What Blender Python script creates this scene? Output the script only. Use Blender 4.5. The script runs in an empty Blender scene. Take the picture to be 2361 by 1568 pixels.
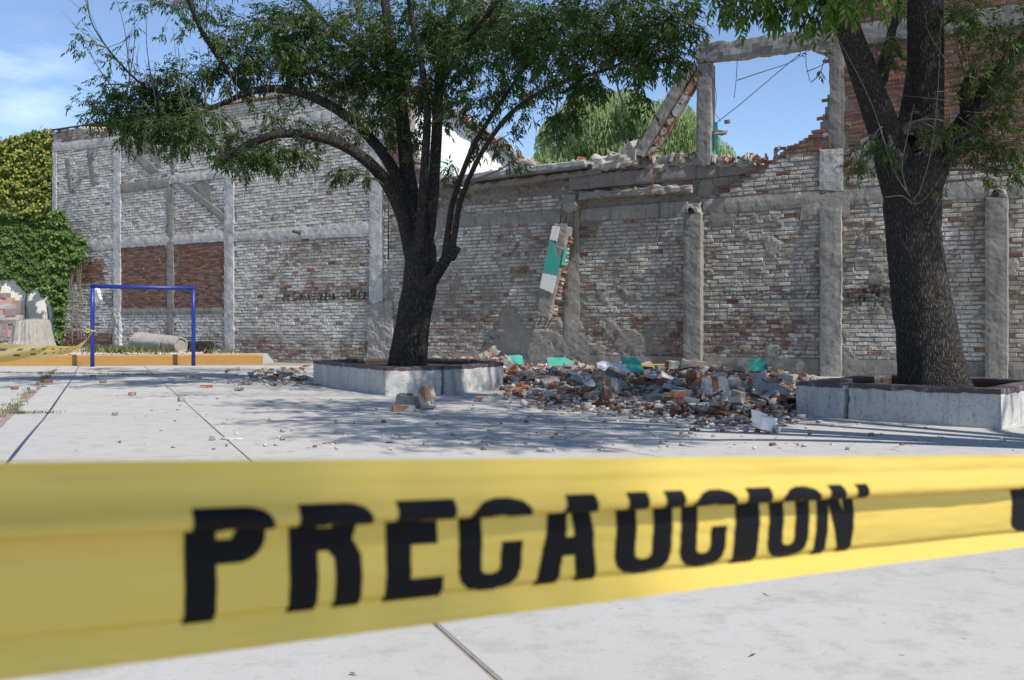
import bpy, bmesh, math, random
import numpy as np
from mathutils import Vector, Matrix, noise as mnoise, geometry as mgeo

random.seed(7); rng = np.random.default_rng(7)
scene = bpy.context.scene
col = scene.collection

# ------------------------------------------------------------------ camera
# photo measured on a 2361 x 1568 copy; focal length, horizon and principal column in those pixels
F, CX, HY = 2296.0, 1180.5, 757.0
cam_d = bpy.data.cameras.new('camera'); cam = bpy.data.objects.new('camera', cam_d); col.objects.link(cam)
cam.location = (0, 0, 1.0); cam.rotation_euler = (math.radians(90), 0, 0)
cam_d.sensor_width = 36; cam_d.lens = 36 * F / 2361
cam_d.shift_y = -27 / 2361
cam_d.clip_start = 0.02; cam_d.clip_end = 2000
cam_d.dof.use_dof = True; cam_d.dof.focus_distance = 16; cam_d.dof.aperture_fstop = 13
scene.camera = cam

# ------------------------------------------------------------------ sky and sun
SUN_AZ = Vector((.74, -.67)).normalized(); SUN_EL = math.radians(50)
SUN = Vector((SUN_AZ.x * math.cos(SUN_EL), SUN_AZ.y * math.cos(SUN_EL), math.sin(SUN_EL)))
world = bpy.data.worlds.new('World'); scene.world = world; world.use_nodes = True
wn = world.node_tree; wn.nodes.clear()
def wnode(t): return wn.nodes.new(t)
sky = wnode('ShaderNodeTexSky'); sky.sky_type = 'NISHITA'; sky.sun_disc = False
sky.sun_elevation = SUN_EL; sky.sun_rotation = math.atan2(SUN.x, SUN.y)
sky.altitude = 1900; sky.air_density = 1.0; sky.dust_density = 0.25; sky.ozone_density = 2.2
bg = wnode('ShaderNodeBackground'); bg.inputs['Strength'].default_value = 0.135
tc = wnode('ShaderNodeTexCoord')
mp = wnode('ShaderNodeMapping'); mp.inputs['Rotation'].default_value = (0, math.radians(28), 0); mp.inputs['Scale'].default_value = (2.2, 2.2, 6.5)
nz = wnode('ShaderNodeTexNoise'); nz.inputs['Scale'].default_value = 3.4; nz.inputs['Detail'].default_value = 8; nz.inputs['Roughness'].default_value = .55
rp = wnode('ShaderNodeValToRGB'); rp.color_ramp.elements[0].position = .47; rp.color_ramp.elements[1].position = .66
rp.color_ramp.elements[0].color = (0, 0, 0, 1); rp.color_ramp.elements[1].color = (.30, .30, .30, 1)
mx = wnode('ShaderNodeMix'); mx.data_type = 'RGBA'; mx.inputs['B'].default_value = (8.0, 8.4, 9.2, 1)
wo = wnode('ShaderNodeOutputWorld')
# one thin wisp of cloud low over the left-hand wall: a noise veil inside a soft ball of directions
vd = wnode('ShaderNodeVectorMath'); vd.operation = 'DISTANCE'
CL = Vector(((55 - CX) / F, 1, -(185 - HY) / F)).normalized(); vd.inputs[1].default_value = CL
mr = wnode('ShaderNodeMapRange'); mr.inputs['From Min'].default_value = .02; mr.inputs['From Max'].default_value = .066
mr.inputs['To Min'].default_value = 1; mr.inputs['To Max'].default_value = 0; mr.interpolation_type = 'SMOOTHSTEP'
mu = wnode('ShaderNodeMath'); mu.operation = 'MULTIPLY'
L = wn.links.new
L(tc.outputs['Generated'], mp.inputs['Vector']); L(mp.outputs['Vector'], nz.inputs['Vector']); L(nz.outputs['Fac'], rp.inputs['Fac'])
L(tc.outputs['Generated'], vd.inputs[0]); L(vd.outputs['Value'], mr.inputs['Value'])
L(rp.outputs['Color'], mu.inputs[0]); L(mr.outputs['Result'], mu.inputs[1])
L(mu.outputs['Value'], mx.inputs['Factor']); L(sky.outputs['Color'], mx.inputs['A']); L(mx.outputs['Result'], bg.inputs['Color']); L(bg.outputs['Background'], wo.inputs['Surface'])
sd = bpy.data.lights.new('sun', 'SUN'); sd.energy = 4.2; sd.angle = math.radians(.53); sd.color = (1, .95, .87)
so = bpy.data.objects.new('sun', sd); col.objects.link(so); so.rotation_euler = SUN.to_track_quat('Z', 'Y').to_euler(); so.location = (30, -25, 50)

vs = scene.view_settings; vs.view_transform = 'Standard'; vs.look = 'None'; vs.gamma = 1; vs.use_curve_mapping = False
vs.exposure = 0.45

# ------------------------------------------------------------------ pixel helpers
def gp(px, py):                       # pixel on the level ground -> x, y
    Y = F / (py - HY); return (px - CX) / F * Y, Y
def at(px, py, Y): return Vector(((px - CX) / F * Y, Y, 1 - (py - HY) / F * Y))
WR = Vector((.8418, -.5398)).normalized(); WN = Vector((-WR.y, WR.x)) * -1    # wall: rightwards, outwards
WN = Vector((-.5398, -.8418)).normalized()
W1 = Vector((9.24, 18.98))
def _s(px):
    u = (px - CX) / F; return (W1.x - u * W1.y) / (-WR.x + u * WR.y) * -1
S0 = None
def wu_raw(px):
    u = (px - CX) / F; s = (W1.x - W1.y * u) / (WR.x - WR.y * u); return -s
U0 = wu_raw(121)
WO = W1 + WR * U0
def wu(px): return wu_raw(px) - U0
def wY(px): u = wu_raw(px); return W1.y + WR.y * u
def wp(px, py, v=0.0):                # pixel on the wall plane -> (along, height); v = how far proud
    Y = wY(px) + v * WN.y
    return wu(px), 1 - (py - HY) / F * Y
def wworld(u, v, z): p = WO + WR * u + WN * v; return Vector((p.x, p.y, z))
def lerp(a, b, t): return a + (b - a) * t
def interp(x, tab):
    return float(np.interp(x, [t[0] for t in tab], [t[1] for t in tab]))
def sstep(a, b, x):
    t = min(1, max(0, (x - a) / (b - a))); return t * t * (3 - 2 * t)
def fbm(p, o=4): return mnoise.fractal(Vector(p), 0.9, 2.1, o)      # about -1..1

# ------------------------------------------------------------------ objects
def tag(o, label=None, cat=None, group=None, kind=None):
    if label: o['label'] = label
    if cat: o['category'] = cat
    if group: o['group'] = group
    if kind: o['kind'] = kind
    return o
def empty(name, loc=(0, 0, 0), rz=0):
    o = bpy.data.objects.new(name, None); col.objects.link(o); o.location = loc; o.rotation_euler = (0, 0, rz); o.empty_display_size = .1
    return o
def link(name, me, parent=None):
    o = bpy.data.objects.new(name, me); col.objects.link(o)
    if parent: o.parent = parent
    return o
def mesh(name, V, Fc, m, smooth=False, attrs=None):
    me = bpy.data.meshes.new(name)
    me.from_pydata([tuple(v) for v in V], [], Fc); me.materials.append(m)
    if smooth: me.polygons.foreach_set('use_smooth', [True] * len(me.polygons))
    for k, (dom, val) in (attrs or {}).items():
        a = me.attributes.new(k, 'FLOAT', dom); a.data.foreach_set('value', np.asarray(val, dtype=np.float32))
    me.update(); return me
def np_mesh(name, V, quads=None, tris=None, m=None, attrs=None, smooth=False):
    V = np.ascontiguousarray(V, dtype=np.float32)
    nq = 0 if quads is None else len(quads); nt = 0 if tris is None else len(tris)
    loops = []; tot = []
    if nq: loops.append(np.asarray(quads, dtype=np.int32).ravel()); tot.append(np.full(nq, 4, dtype=np.int32))
    if nt: loops.append(np.asarray(tris, dtype=np.int32).ravel()); tot.append(np.full(nt, 3, dtype=np.int32))
    loops = np.concatenate(loops); tot = np.concatenate(tot)
    st = np.concatenate([[0], np.cumsum(tot)[:-1]]).astype(np.int32)
    me = bpy.data.meshes.new(name)
    me.vertices.add(len(V)); me.vertices.foreach_set('co', V.ravel())
    me.loops.add(len(loops)); me.loops.foreach_set('vertex_index', loops)
    me.polygons.add(len(tot)); me.polygons.foreach_set('loop_start', st); me.polygons.foreach_set('loop_total', tot)
    if smooth: me.polygons.foreach_set('use_smooth', np.ones(len(tot), dtype=bool))
    for k, (dom, val) in (attrs or {}).items():
        a = me.attributes.new(k, 'FLOAT', dom); a.data.foreach_set('value', np.asarray(val, dtype=np.float32))
    if m: me.materials.append(m)
    me.update(calc_edges=True); me.validate(); return me
def obj(name, me, parent=None, **kw):
    o = link(name, me, parent); tag(o, **kw); return o

# ------------------------------------------------------------------ materials
class NB:
    def __init__(s, name):
        s.m = bpy.data.materials.new(name); s.m.use_nodes = True; s.t = s.m.node_tree; s.t.nodes.clear()
        s.out = s.t.nodes.new('ShaderNodeOutputMaterial'); s.b = s.t.nodes.new('ShaderNodeBsdfPrincipled')
        s.t.links.new(s.b.outputs[0], s.out.inputs['Surface']); s.b.inputs['Specular IOR Level'].default_value = .25
    def n(s, t): return s.t.nodes.new(t)
    def l(s, a, b): s.t.links.new(a, b)
    def put(s, sock, v):
        if hasattr(v, 'is_output') or isinstance(v, bpy.types.NodeSocket): s.l(v, sock)
        elif isinstance(v, (tuple, list)) and len(v) == 3 and sock.type == 'RGBA': sock.default_value = (*v, 1)
        else: sock.default_value = v
    def pos(s): return s.n('ShaderNodeNewGeometry').outputs['Position']
    def objc(s):
        tc = s.n('ShaderNodeTexCoord'); oi = s.n('ShaderNodeObjectInfo'); vm = s.n('ShaderNodeVectorMath'); vm.operation = 'SCALE'
        cb = s.n('ShaderNodeCombineXYZ'); 
        for i in range(3): s.l(oi.outputs['Random'], cb.inputs[i])
        s.l(cb.outputs[0], vm.inputs[0]); vm.inputs['Scale'].default_value = 37
        ad = s.n('ShaderNodeVectorMath'); ad.operation = 'ADD'; s.l(tc.outputs['Object'], ad.inputs[0]); s.l(vm.outputs[0], ad.inputs[1]); return ad.outputs[0]
    def rand(s): return s.n('ShaderNodeObjectInfo').outputs['Random']
    def scale(s, v, sc):
        m = s.n('ShaderNodeMapping'); s.l(v, m.inputs['Vector']); m.inputs['Scale'].default_value = sc; return m.outputs[0]
    def noise(s, v, sc, det=5, rough=.6, dist=0):
        n = s.n('ShaderNodeTexNoise'); s.l(v, n.inputs['Vector']); n.inputs['Scale'].default_value = sc; n.inputs['Detail'].default_value = det
        n.inputs['Roughness'].default_value = rough; n.inputs['Distortion'].default_value = dist; return n.outputs['Fac']
    def voro(s, v, sc, feat='F1'):
        n = s.n('ShaderNodeTexVoronoi'); n.feature = feat; s.l(v, n.inputs['Vector']); n.inputs['Scale'].default_value = sc; return n.outputs['Distance']
    def ramp(s, f, stops):
        r = s.n('ShaderNodeValToRGB'); s.l(f, r.inputs['Fac']); e = r.color_ramp.elements
        while len(e) < len(stops): e.new(.5)
        for i, (p, c) in enumerate(stops):
            e[i].position = p; e[i].color = (*c, 1) if isinstance(c, (tuple, list)) else (c, c, c, 1)
        return r.outputs['Color']
    def mix(s, f, a, b, mode='MIX'):
        x = s.n('ShaderNodeMix'); x.data_type = 'RGBA'; x.blend_type = mode
        s.put(x.inputs['Factor'], f); s.put(x.inputs['A'], a); s.put(x.inputs['B'], b); return x.outputs['Result']
    def math(s, op, a, b=0.0, clamp=False):
        x = s.n('ShaderNodeMath'); x.operation = op; x.use_clamp = clamp; s.put(x.inputs[0], a); s.put(x.inputs[1], b); return x.outputs[0]
    def ss(s, v, a, b):
        x = s.n('ShaderNodeMapRange'); x.interpolation_type = 'SMOOTHSTEP'; s.l(v, x.inputs['Value']); x.inputs['From Min'].default_value = a; x.inputs['From Max'].default_value = b; return x.outputs['Result']
    def attr(s, name, typ='GEOMETRY'):
        a = s.n('ShaderNodeAttribute'); a.attribute_type = typ; a.attribute_name = name; return a.outputs['Fac']
    def bump(s, h, st, d):
        b = s.n('ShaderNodeBump'); s.l(h, b.inputs['Height']); b.inputs['Strength'].default_value = st; b.inputs['Distance'].default_value = d; s.l(b.outputs[0], s.b.inputs['Normal'])
    def fin(s, c, rough=.85):
        s.put(s.b.inputs['Base Color'], c); s.put(s.b.inputs['Roughness'], rough); return s.m

def brick_mat(name, typ):
    n = NB(name); P = n.pos()
    paint, tone, soot = n.attr('paint', typ), n.attr('tone', typ), n.attr('soot', typ)
    n1 = n.noise(P, 7, 6, .68); n2 = n.noise(P, 38, 4, .65); n3 = n.noise(P, 1.3, 4, .6)
    red = n.ramp(tone, [(0, (.15, .07, .05)), (.35, (.215, .095, .064)), (.7, (.275, .13, .085)), (1, (.22, .135, .10))])
    red = n.mix(n.math('MULTIPLY', n2, .6), red, (.13, .07, .05))
    wh = n.ramp(n3, [(.3, (.70, .685, .655)), (.7, (.54, .515, .475))])
    wh = n.mix(n.ss(n.math('ADD', n.math('MULTIPLY', n1, .5), n.math('MULTIPLY', n2, .5)), .48, .62), wh, (.27, .21, .165))
    wh = n.mix(n.math('MULTIPLY', n.math('MULTIPLY', n.math('SUBTRACT', .95, paint), 2.6, True), n.ss(n.noise(P, 1.1, 6, .7), .34, .60)), wh, (.29, .25, .20))
    k = n.math('ADD', n.math('MULTIPLY', n1, .75), n.math('MULTIPLY', n2, .45))     # ~.3..0.9
    m = n.math('SUBTRACT', n.math('ADD', n.math('ADD', paint, n.math('MULTIPLY', n.math('SUBTRACT', n.noise(P, 2.6, 5, .65), .5), .75)), .60), n.math('MULTIPLY', k, 1.0))
    m = n.ss(m, .30, .62)
    c = n.mix(m, red, wh)
    sk = n.math('MULTIPLY', soot, n.ss(n.noise(n.scale(P, (1, 1, .45)), 9, 5, .7), .38, .6))
    c = n.mix(sk, c, (.022, .02, .018))
    # small rain streaks and dust on everything
    c = n.mix(n.math('MULTIPLY', n.ss(n.noise(n.scale(P, (3, 3, .5)), 2.2, 6, .7), .5, .75), .45), c, (.20, .18, .155))
    n.bump(n.math('ADD', n1, n.math('MULTIPLY', n2, .6)), .55, .012)
    return n.fin(c, .9)
M_BRICK = brick_mat('old_brick', 'GEOMETRY'); M_BRICK1 = brick_mat('old_brick_single', 'OBJECT')

def mortar_mat():
    n = NB('mortar'); P = n.pos(); paint, soot = n.attr('paint'), n.attr('soot')
    n1 = n.noise(P, 5, 7, .7); n2 = n.noise(P, 45, 4, .7); n3 = n.noise(P, .9, 4, .6)
    c = n.ramp(n3, [(.3, (.30, .275, .245)), (.7, (.215, .195, .17))])
    c = n.mix(n.ss(n2, .45, .75), c, (.14, .12, .105))
    m = n.math('MULTIPLY', n.ss(n.math('ADD', n.math('MULTIPLY', n1, .7), n.math('MULTIPLY', n2, .3)), .47, .6), n.math('MULTIPLY', paint, .8))
    c = n.mix(m, c, (.56, .54, .50))
    c = n.mix(n.math('MULTIPLY', soot, n.ss(n1, .38, .58)), c, (.02, .018, .017))
    c = n.mix(n.math('MULTIPLY', n.ss(n.noise(n.scale(P, (3, 3, .5)), 1.7, 6, .7), .5, .75), .5), c, (.16, .145, .125))
    n.bump(n.math('ADD', n1, n.math('MULTIPLY', n2, .9)), .8, .015)
    return n.fin(c, .95)
M_MORTAR = mortar_mat()

def conc_mat(name, a, b, dark, white=0.0, sc=1.0, bump=.6):
    n = NB(name); P = n.pos(); n1 = n.noise(P, 1.7 * sc, 6, .65); n2 = n.noise(P, 16 * sc, 6, .7); n3 = n.noise(n.scale(P, (4, 4, .45)), 2.4, 6, .7); n4 = n.noise(P, 90, 3, .6)
    c = n.ramp(n1, [(.3, a), (.7, b)])
    c = n.mix(n.ss(n2, .48, .72), c, tuple(x * .68 for x in b))
    c = n.mix(n.math('MULTIPLY', n.ss(n3, .5, .72), .75), c, dark)
    if white: c = n.mix(n.math('MULTIPLY', n.ss(n.noise(P, 4.2, 7, .72), .62 - .3 * white, .78 - .3 * white), .85), c, (.58, .57, .54))
    c = n.mix(n.math('MULTIPLY', n.ss(n4, .6, .75), .5), c, dark)
    n.bump(n.math('ADD', n2, n.math('MULTIPLY', n4, .4)), bump, .012)
    return n.fin(c, .9)
M_CONC = conc_mat('cast_concrete', (.29, .273, .25), (.20, .187, .168), (.10, .092, .083))
M_CONCW = conc_mat('whitewashed_concrete', (.50, .49, .47), (.36, .35, .33), (.17, .16, .15), .55)
M_PLAST = conc_mat('stained_plaster', (.36, .34, .31), (.25, .235, .21), (.11, .10, .09), .25)
M_SLABEDGE = conc_mat('roof_slab_concrete', (.36, .37, .37), (.25, .26, .26), (.10, .10, .10), .2)

def ground_mat():
    n = NB('court_concrete'); P = n.pos(); n1 = n.noise(P, .55, 6, .62); n2 = n.noise(P, 5, 6, .7); n3 = n.noise(P, 70, 4, .7); r = n.rand()
    c = n.ramp(n1, [(.28, (.485, .468, .445)), (.72, (.41, .394, .372))])
    c = n.mix(n.math('MULTIPLY', n.ss(n2, .47, .66), .75), c, (.335, .32, .30)); c = n.mix(n.math('MULTIPLY', n.ss(n.noise(P, 17, 6, .75, .6), .55, .68), .55), c, (.30, .285, .265))
    c = n.mix(n.math('MULTIPLY', n.ss(n3, .56, .74), .55), c, (.28, .265, .25))
    c = n.mix(n.math('MULTIPLY', n.ss(n.noise(P, 1.7, 8, .75, 1.2), .60, .70), .45), c, (.55, .54, .53))
    vz = n.voro(n.scale(P, (1, 1, 0)), 5.5); c = n.mix(n.math('MULTIPLY', n.ss(n.math('SUBTRACT', 1.0, vz), .93, .97), .7), c, (.20, .19, .18))
    c = n.mix(n.math('MULTIPLY', r, .34), c, (.37, .355, .34))
    n.bump(n.math('ADD', n.math('MULTIPLY', n2, .6), n.math('MULTIPLY', n3, .35)), .4, .01)
    return n.fin(c, n.math('ADD', .72, n.math('MULTIPLY', n2, .2)))
M_GROUND = ground_mat()

def bark_mat(name, a, b, c3, sc=1.0):
    n = NB(name); P = n.pos(); v = n.scale(P, (1, 1, .20))
    w = n.noise(P, 5, 3, .5); wv = n.n('ShaderNodeVectorMath'); wv.operation = 'ADD'
    cc = n.n('ShaderNodeCombineXYZ'); n.l(n.math('MULTIPLY', w, .12), cc.inputs[0]); n.l(n.math('MULTIPLY', w, .12), cc.inputs[1]); n.l(v, wv.inputs[0]); n.l(cc.outputs[0], wv.inputs[1])
    d = n.voro(wv.outputs[0], 42 * sc, 'DISTANCE_TO_EDGE'); n2 = n.noise(P, 40, 5, .7); n1 = n.noise(P, 2.2, 5, .6)
    ridge = n.ss(d, .02, .28)
    c = n.ramp(n1, [(.3, a), (.7, b)]); c = n.mix(n.ss(n2, .45, .75), c, c3)
    c = n.mix(n.math('SUBTRACT', 1.0, ridge), c, tuple(x * .38 for x in a))
    n.bump(n.math('ADD', ridge, n.math('MULTIPLY', n2, .35)), 1.0, .03)
    return n.fin(c, .95)
M_BARK = bark_mat('ash_bark', (.088, .077, .068), (.064, .056, .050), (.14, .125, .11))
M_TWIG = NB('twig_bark').fin((.16, .14, .115), .9)
def wood_mat():
    n = NB('weathered_wood'); tc = n.n('ShaderNodeTexCoord').outputs['Object']; a = n.noise(n.scale(tc, (5, 5, .8)), 3.5, 6, .7); b = n.noise(n.scale(tc, (20, 20, 1.2)), 3, 5, .7); k = n.noise(tc, 1.5, 4, .6)
    c = n.ramp(k, [(.3, (.40, .37, .33)), (.7, (.31, .285, .25))]); c = n.mix(n.math('MULTIPLY', n.ss(a, .5, .66), .7), c, (.20, .18, .155)); c = n.mix(n.math('MULTIPLY', n.ss(b, .55, .7), .6), c, (.13, .115, .10))
    n.bump(n.math('ADD', a, b), .5, .02); return n.fin(c, .9)
M_STUMP = wood_mat()

def leaf_mat(name, a, b, c, tr=.42, rough=.45):
    n = NB(name); at_ = n.attr('lv')
    k = n.ramp(at_, [(0, a), (.55, b), (1, c)])
    n.fin(k, rough); n.b.inputs['Specular IOR Level'].default_value = .35
    t = n.n('ShaderNodeBsdfTranslucent'); n.put(t.inputs['Color'], n.mix(.5, k, n.mix(1, k, (1.7, 1.9, .6), 'MULTIPLY')))
    mxs = n.n('ShaderNodeMixShader'); mxs.inputs[0].default_value = tr
    n.l(n.b.outputs[0], mxs.inputs[1]); n.l(t.outputs[0], mxs.inputs[2]); n.l(mxs.outputs[0], n.out.inputs['Surface']); return n.m
M_LEAF = leaf_mat('ash_leaf', (.032, .062, .016), (.055, .10, .024), (.11, .155, .036), .48)
M_LEAF3 = leaf_mat('ash_leaf_fresh', (.04, .085, .015), (.075, .14, .022), (.14, .20, .035), .5)
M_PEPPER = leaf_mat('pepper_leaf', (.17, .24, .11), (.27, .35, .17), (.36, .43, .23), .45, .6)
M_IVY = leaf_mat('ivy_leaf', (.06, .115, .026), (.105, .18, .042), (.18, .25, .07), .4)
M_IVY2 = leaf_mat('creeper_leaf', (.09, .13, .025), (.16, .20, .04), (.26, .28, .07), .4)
M_FLOWER = leaf_mat('yellow_flower', (.42, .34, .04), (.58, .48, .06), (.68, .58, .10), .3)
M_GRASS = leaf_mat('dry_grass', (.07, .11, .03), (.16, .17, .06), (.30, .26, .12), .3)

def rub_brick():
    n = NB('rubble_brick'); P = n.objc(); r = n.rand(); n1 = n.noise(P, 9, 5, .65); n2 = n.noise(P, 45, 4, .7)
    red = n.ramp(r, [(0, (.15, .06, .04)), (.4, (.24, .095, .058)), (.75, (.33, .15, .08)), (1, (.24, .15, .105))])
    c = n.mix(n.ss(n2, .5, .8), red, (.17, .09, .06))
    lim = n.math('ADD', n1, n.math('MULTIPLY', n.math('SUBTRACT', n.math('FRACT', n.math('MULTIPLY', r, 7.3)), .5), .34))
    c = n.mix(n.ss(lim, .47, .54), c, n.ramp(n2, [(.3, (.50, .48, .44)), (.7, (.30, .28, .25))]))
    n.bump(n.math('ADD', n1, n2), .6, .01); return n.fin(c, .92)
M_RBRICK = rub_brick()
def rub_conc():
    n = NB('rubble_mortar'); P = n.objc(); r = n.rand(); n1 = n.noise(P, 10, 5, .65); n2 = n.noise(P, 50, 4, .7)
    c = n.ramp(r, [(0, (.20, .175, .15)), (.5, (.30, .27, .235)), (1, (.46, .43, .395))])
    c = n.mix(n.ss(n2, .45, .75), c, (.19, .17, .15)); c = n.mix(n.ss(n1, .60, .68), c, (.27, .14, .095))
    n.bump(n.math('ADD', n1, n2), .7, .012); return n.fin(c, .93)
M_RCONC = rub_conc()
def fill_mat():
    n = NB('rubble_fragments'); a = n.attr('lv'); P = n.pos(); n2 = n.noise(P, 60, 4, .7)
    c = n.ramp(a, [(0, (.22, .09, .055)), (.2, (.30, .145, .09)), (.26, (.28, .26, .235)), (.7, (.42, .40, .37)), (.86, (.56, .54, .51)), (1, (.60, .59, .56))])
    c = n.mix(n.math('MULTIPLY', n.ss(n2, .45, .8), .6), c, (.20, .17, .145)); n.bump(n2, .5, .01); return n.fin(c, .93)
M_FILL = fill_mat()
def simple(name, c, rough=.6, var=.0, sc=12, dirt=(.2, .18, .15), spec=.3):
    n = NB(name); P = n.pos(); n1 = n.noise(P, sc, 6, .7)
    cc = n.mix(n.math('MULTIPLY', n.ss(n1, .5, .72), var), c, dirt); n.bump(n1, .25, .006); n.b.inputs['Specular IOR Level'].default_value = spec
    return n.fin(cc, rough)
M_TEAL = simple('teal_wall_paint', (.045, .31, .245), .7, .25, 9, (.16, .28, .24))
M_DUSTY = simple('dusty_plaster', (.50, .485, .46), .85, .8, 7, (.33, .29, .25))
M_WHITEP = simple('white_wall_paint', (.66, .65, .64), .75, .4, 9, (.45, .42, .38))
M_BLUE = simple('blue_enamel', (.012, .028, .22), .42, .35, 14, (.02, .03, .10), .5)
M_ORANGE = simple('ochre_kerb_paint', (.40, .22, .065), .8, .8, 5, (.30, .19, .09))
M_MAROON = simple('maroon_rim_paint', (.085, .06, .062), .75, .75, 6, (.27, .255, .255))
M_PLANTER = conc_mat('planter_limewash', (.52, .51, .49), (.40, .39, .37), (.20, .187, .168), 0, 1.4, .35)
M_SOIL = simple('soil', (.06, .045, .032), .95, .7, 16, (.11, .09, .065))
M_GRAVEL = simple('gravel', (.34, .33, .32), .95, .9, 28, (.17, .16, .155))
M_RUST = simple('rusty_bar', (.10, .055, .035), .8, .5, 40, (.05, .03, .02))
M_CABLE = simple('black_cable', (.02, .02, .02), .6)
M_REDWIRE = simple('red_wire', (.35, .05, .03), .5)
M_WHITEBLD = simple('sunlit_white_render', (.80, .80, .77), .8, .25, 3, (.62, .62, .58))
M_MINT = simple('mint_render', (.62, .78, .70), .8, .2, 3, (.55, .66, .6))
M_CREAM = simple('cream_render', (.80, .76, .64), .85, .3, 3, (.62, .57, .46))
M_STONE = [simple('rubble_stone_%d' % i, c, .92, .7, 9, d) for i, (c, d) in enumerate([((.34, .25, .23), (.19, .15, .14)), ((.42, .38, .36), (.25, .22, .21)), ((.45, .27, .22), (.28, .19, .17)), ((.26, .21, .20), (.16, .14, .13))])]
M_DIRT = simple('joint_dirt', (.29, .26, .22), .95, .7, 9, (.18, .155, .12))
M_REDLINE = simple('faded_red_line', (.30, .20, .19), .85, .7, 12, (.40, .37, .36))
M_LETTER = simple('black_print', (.006, .006, .007), .55, 0, 10, spec=.12)

def tape_mat():
    n = NB('barrier_tape'); P = n.pos(); n1 = n.noise(P, 6, 3, .5)
    n.fin(n.mix(n1, (.76, .55, .13), (.82, .61, .11)), .22); n.b.inputs['Specular IOR Level'].default_value = .55
    t = n.n('ShaderNodeBsdfTranslucent'); n.put(t.inputs['Color'], (.80, .55, .07)); mxs = n.n('ShaderNodeMixShader'); mxs.inputs[0].default_value = .35
    n.l(n.b.outputs[0], mxs.inputs[1]); n.l(t.outputs[0], mxs.inputs[2]); n.l(mxs.outputs[0], n.out.inputs['Surface']); return n.m
M_TAPE = tape_mat()
# ================================================================== GROUND
def clip(poly, a, b, c):              # keep a*x + b*y <= c
    out = []
    for i in range(len(poly)):
        p, q = poly[i], poly[(i + 1) % len(poly)]
        dp, dq = a * p[0] + b * p[1] - c, a * q[0] + b * q[1] - c
        if dp <= 0: out.append(p)
        if (dp < 0 < dq) or (dq < 0 < dp):
            t = dp / (dp - dq); out.append((p[0] + (q[0] - p[0]) * t, p[1] + (q[1] - p[1]) * t))
    return out
def split(polys, p, q, test=None):
    (x0, y0), (x1, y1) = p, q; a, b = y1 - y0, -(x1 - x0); l = math.hypot(a, b); a /= l; b /= l; c = a * x0 + b * y0
    out = []
    for P in polys:
        cx = sum(v[0] for v in P) / len(P); cy = sum(v[1] for v in P) / len(P)
        if test and not test(cx, cy): out.append(P); continue
        A, B = clip(P, a, b, c), clip(P, -a, -b, -c)
        for R in (A, B):
            if len(R) > 2 and abs(sum(R[i][0] * R[i - 1][1] - R[i - 1][0] * R[i][1] for i in range(len(R)))) > .08: out.append(R)
    return out
def inset(poly, d):
    n = len(poly); ar = sum(poly[i - 1][0] * poly[i][1] - poly[i][0] * poly[i - 1][1] for i in range(n))
    if ar < 0: poly = poly[::-1]
    P = poly
    for i in range(n):
        p, q = poly[i], poly[(i + 1) % n]; a, b = q[1] - p[1], -(q[0] - p[0]); l = math.hypot(a, b)
        if l < 1e-6: continue
        a /= l; b /= l; P = clip(P, a, b, a * p[0] + b * p[1] - d)
    return P

g = 700.0
ground = obj('ground', mesh('ground', [(-g, -60, -.007), (g, -60, -.007), (g, 900, -.007), (-g, 900, -.007)], [(0, 1, 2, 3)], M_DIRT), kind='structure')
lineA = lambda Y, k=0: (1.127 + 2.26 * k - .412 * Y, Y)
polys = [[(-34, -6), (26, -6), (26, 27.2), (-34, 26.2)]]
polys = split(polys, lineA(-6), lineA(26))
polys = split(polys, lineA(-6, -1), lineA(26, -1))
left = lambda x, y: x < lineA(y)[0]; leftB = lambda x, y: x < lineA(y, -1)[0]
polys = split(polys, lineA(-6, -3), lineA(26, -3), leftB); polys = split(polys, lineA(-6, -6), lineA(26, -6), lambda x, y: x < lineA(y, -3)[0])
C0, C1 = gp(919, 951), gp(1540, 1057)
polys = split(polys, C0, C1, lambda x, y: not left(x, y))
rightC = lambda x, y: (x - C0[0]) * (C1[1] - C0[1]) - (y - C0[1]) * (C1[0] - C0[0]) < 0
for p, q in [((62, 1061.6), (569, 1047)), ((40, 953.6), (274, 952)), ((0, 860), (357, 865))]:
    polys = split(polys, gp(p[0], p[1]), gp(q[0], q[1]), left)
d = Vector((.955, .295))
for y0 in (3.6, -.4): polys = split(polys, (-2, y0), (-2 + d.x, y0 + d.y), left)
A0, B0 = gp(392, 894), gp(609, 889); E0, F0 = gp(661, 942.6), gp(915, 934.5)
mid = lambda x, y: not left(x, y) and x < C0[0] + (y - C0[1]) * (C1[0] - C0[0]) / (C1[1] - C0[1])
for p, q in ((A0, B0), (E0, F0)): polys = split(polys, p, q, mid)
rt = lambda x, y: not left(x, y) and not mid(x, y)
for y0 in (1.0, 7.2, 14.5): polys = split(polys, (3, y0), (3 + .93, y0 + .36), rt)
polys = split(polys, (9.2, -6), (2.0, 12), rt)
random.seed(3)
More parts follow.
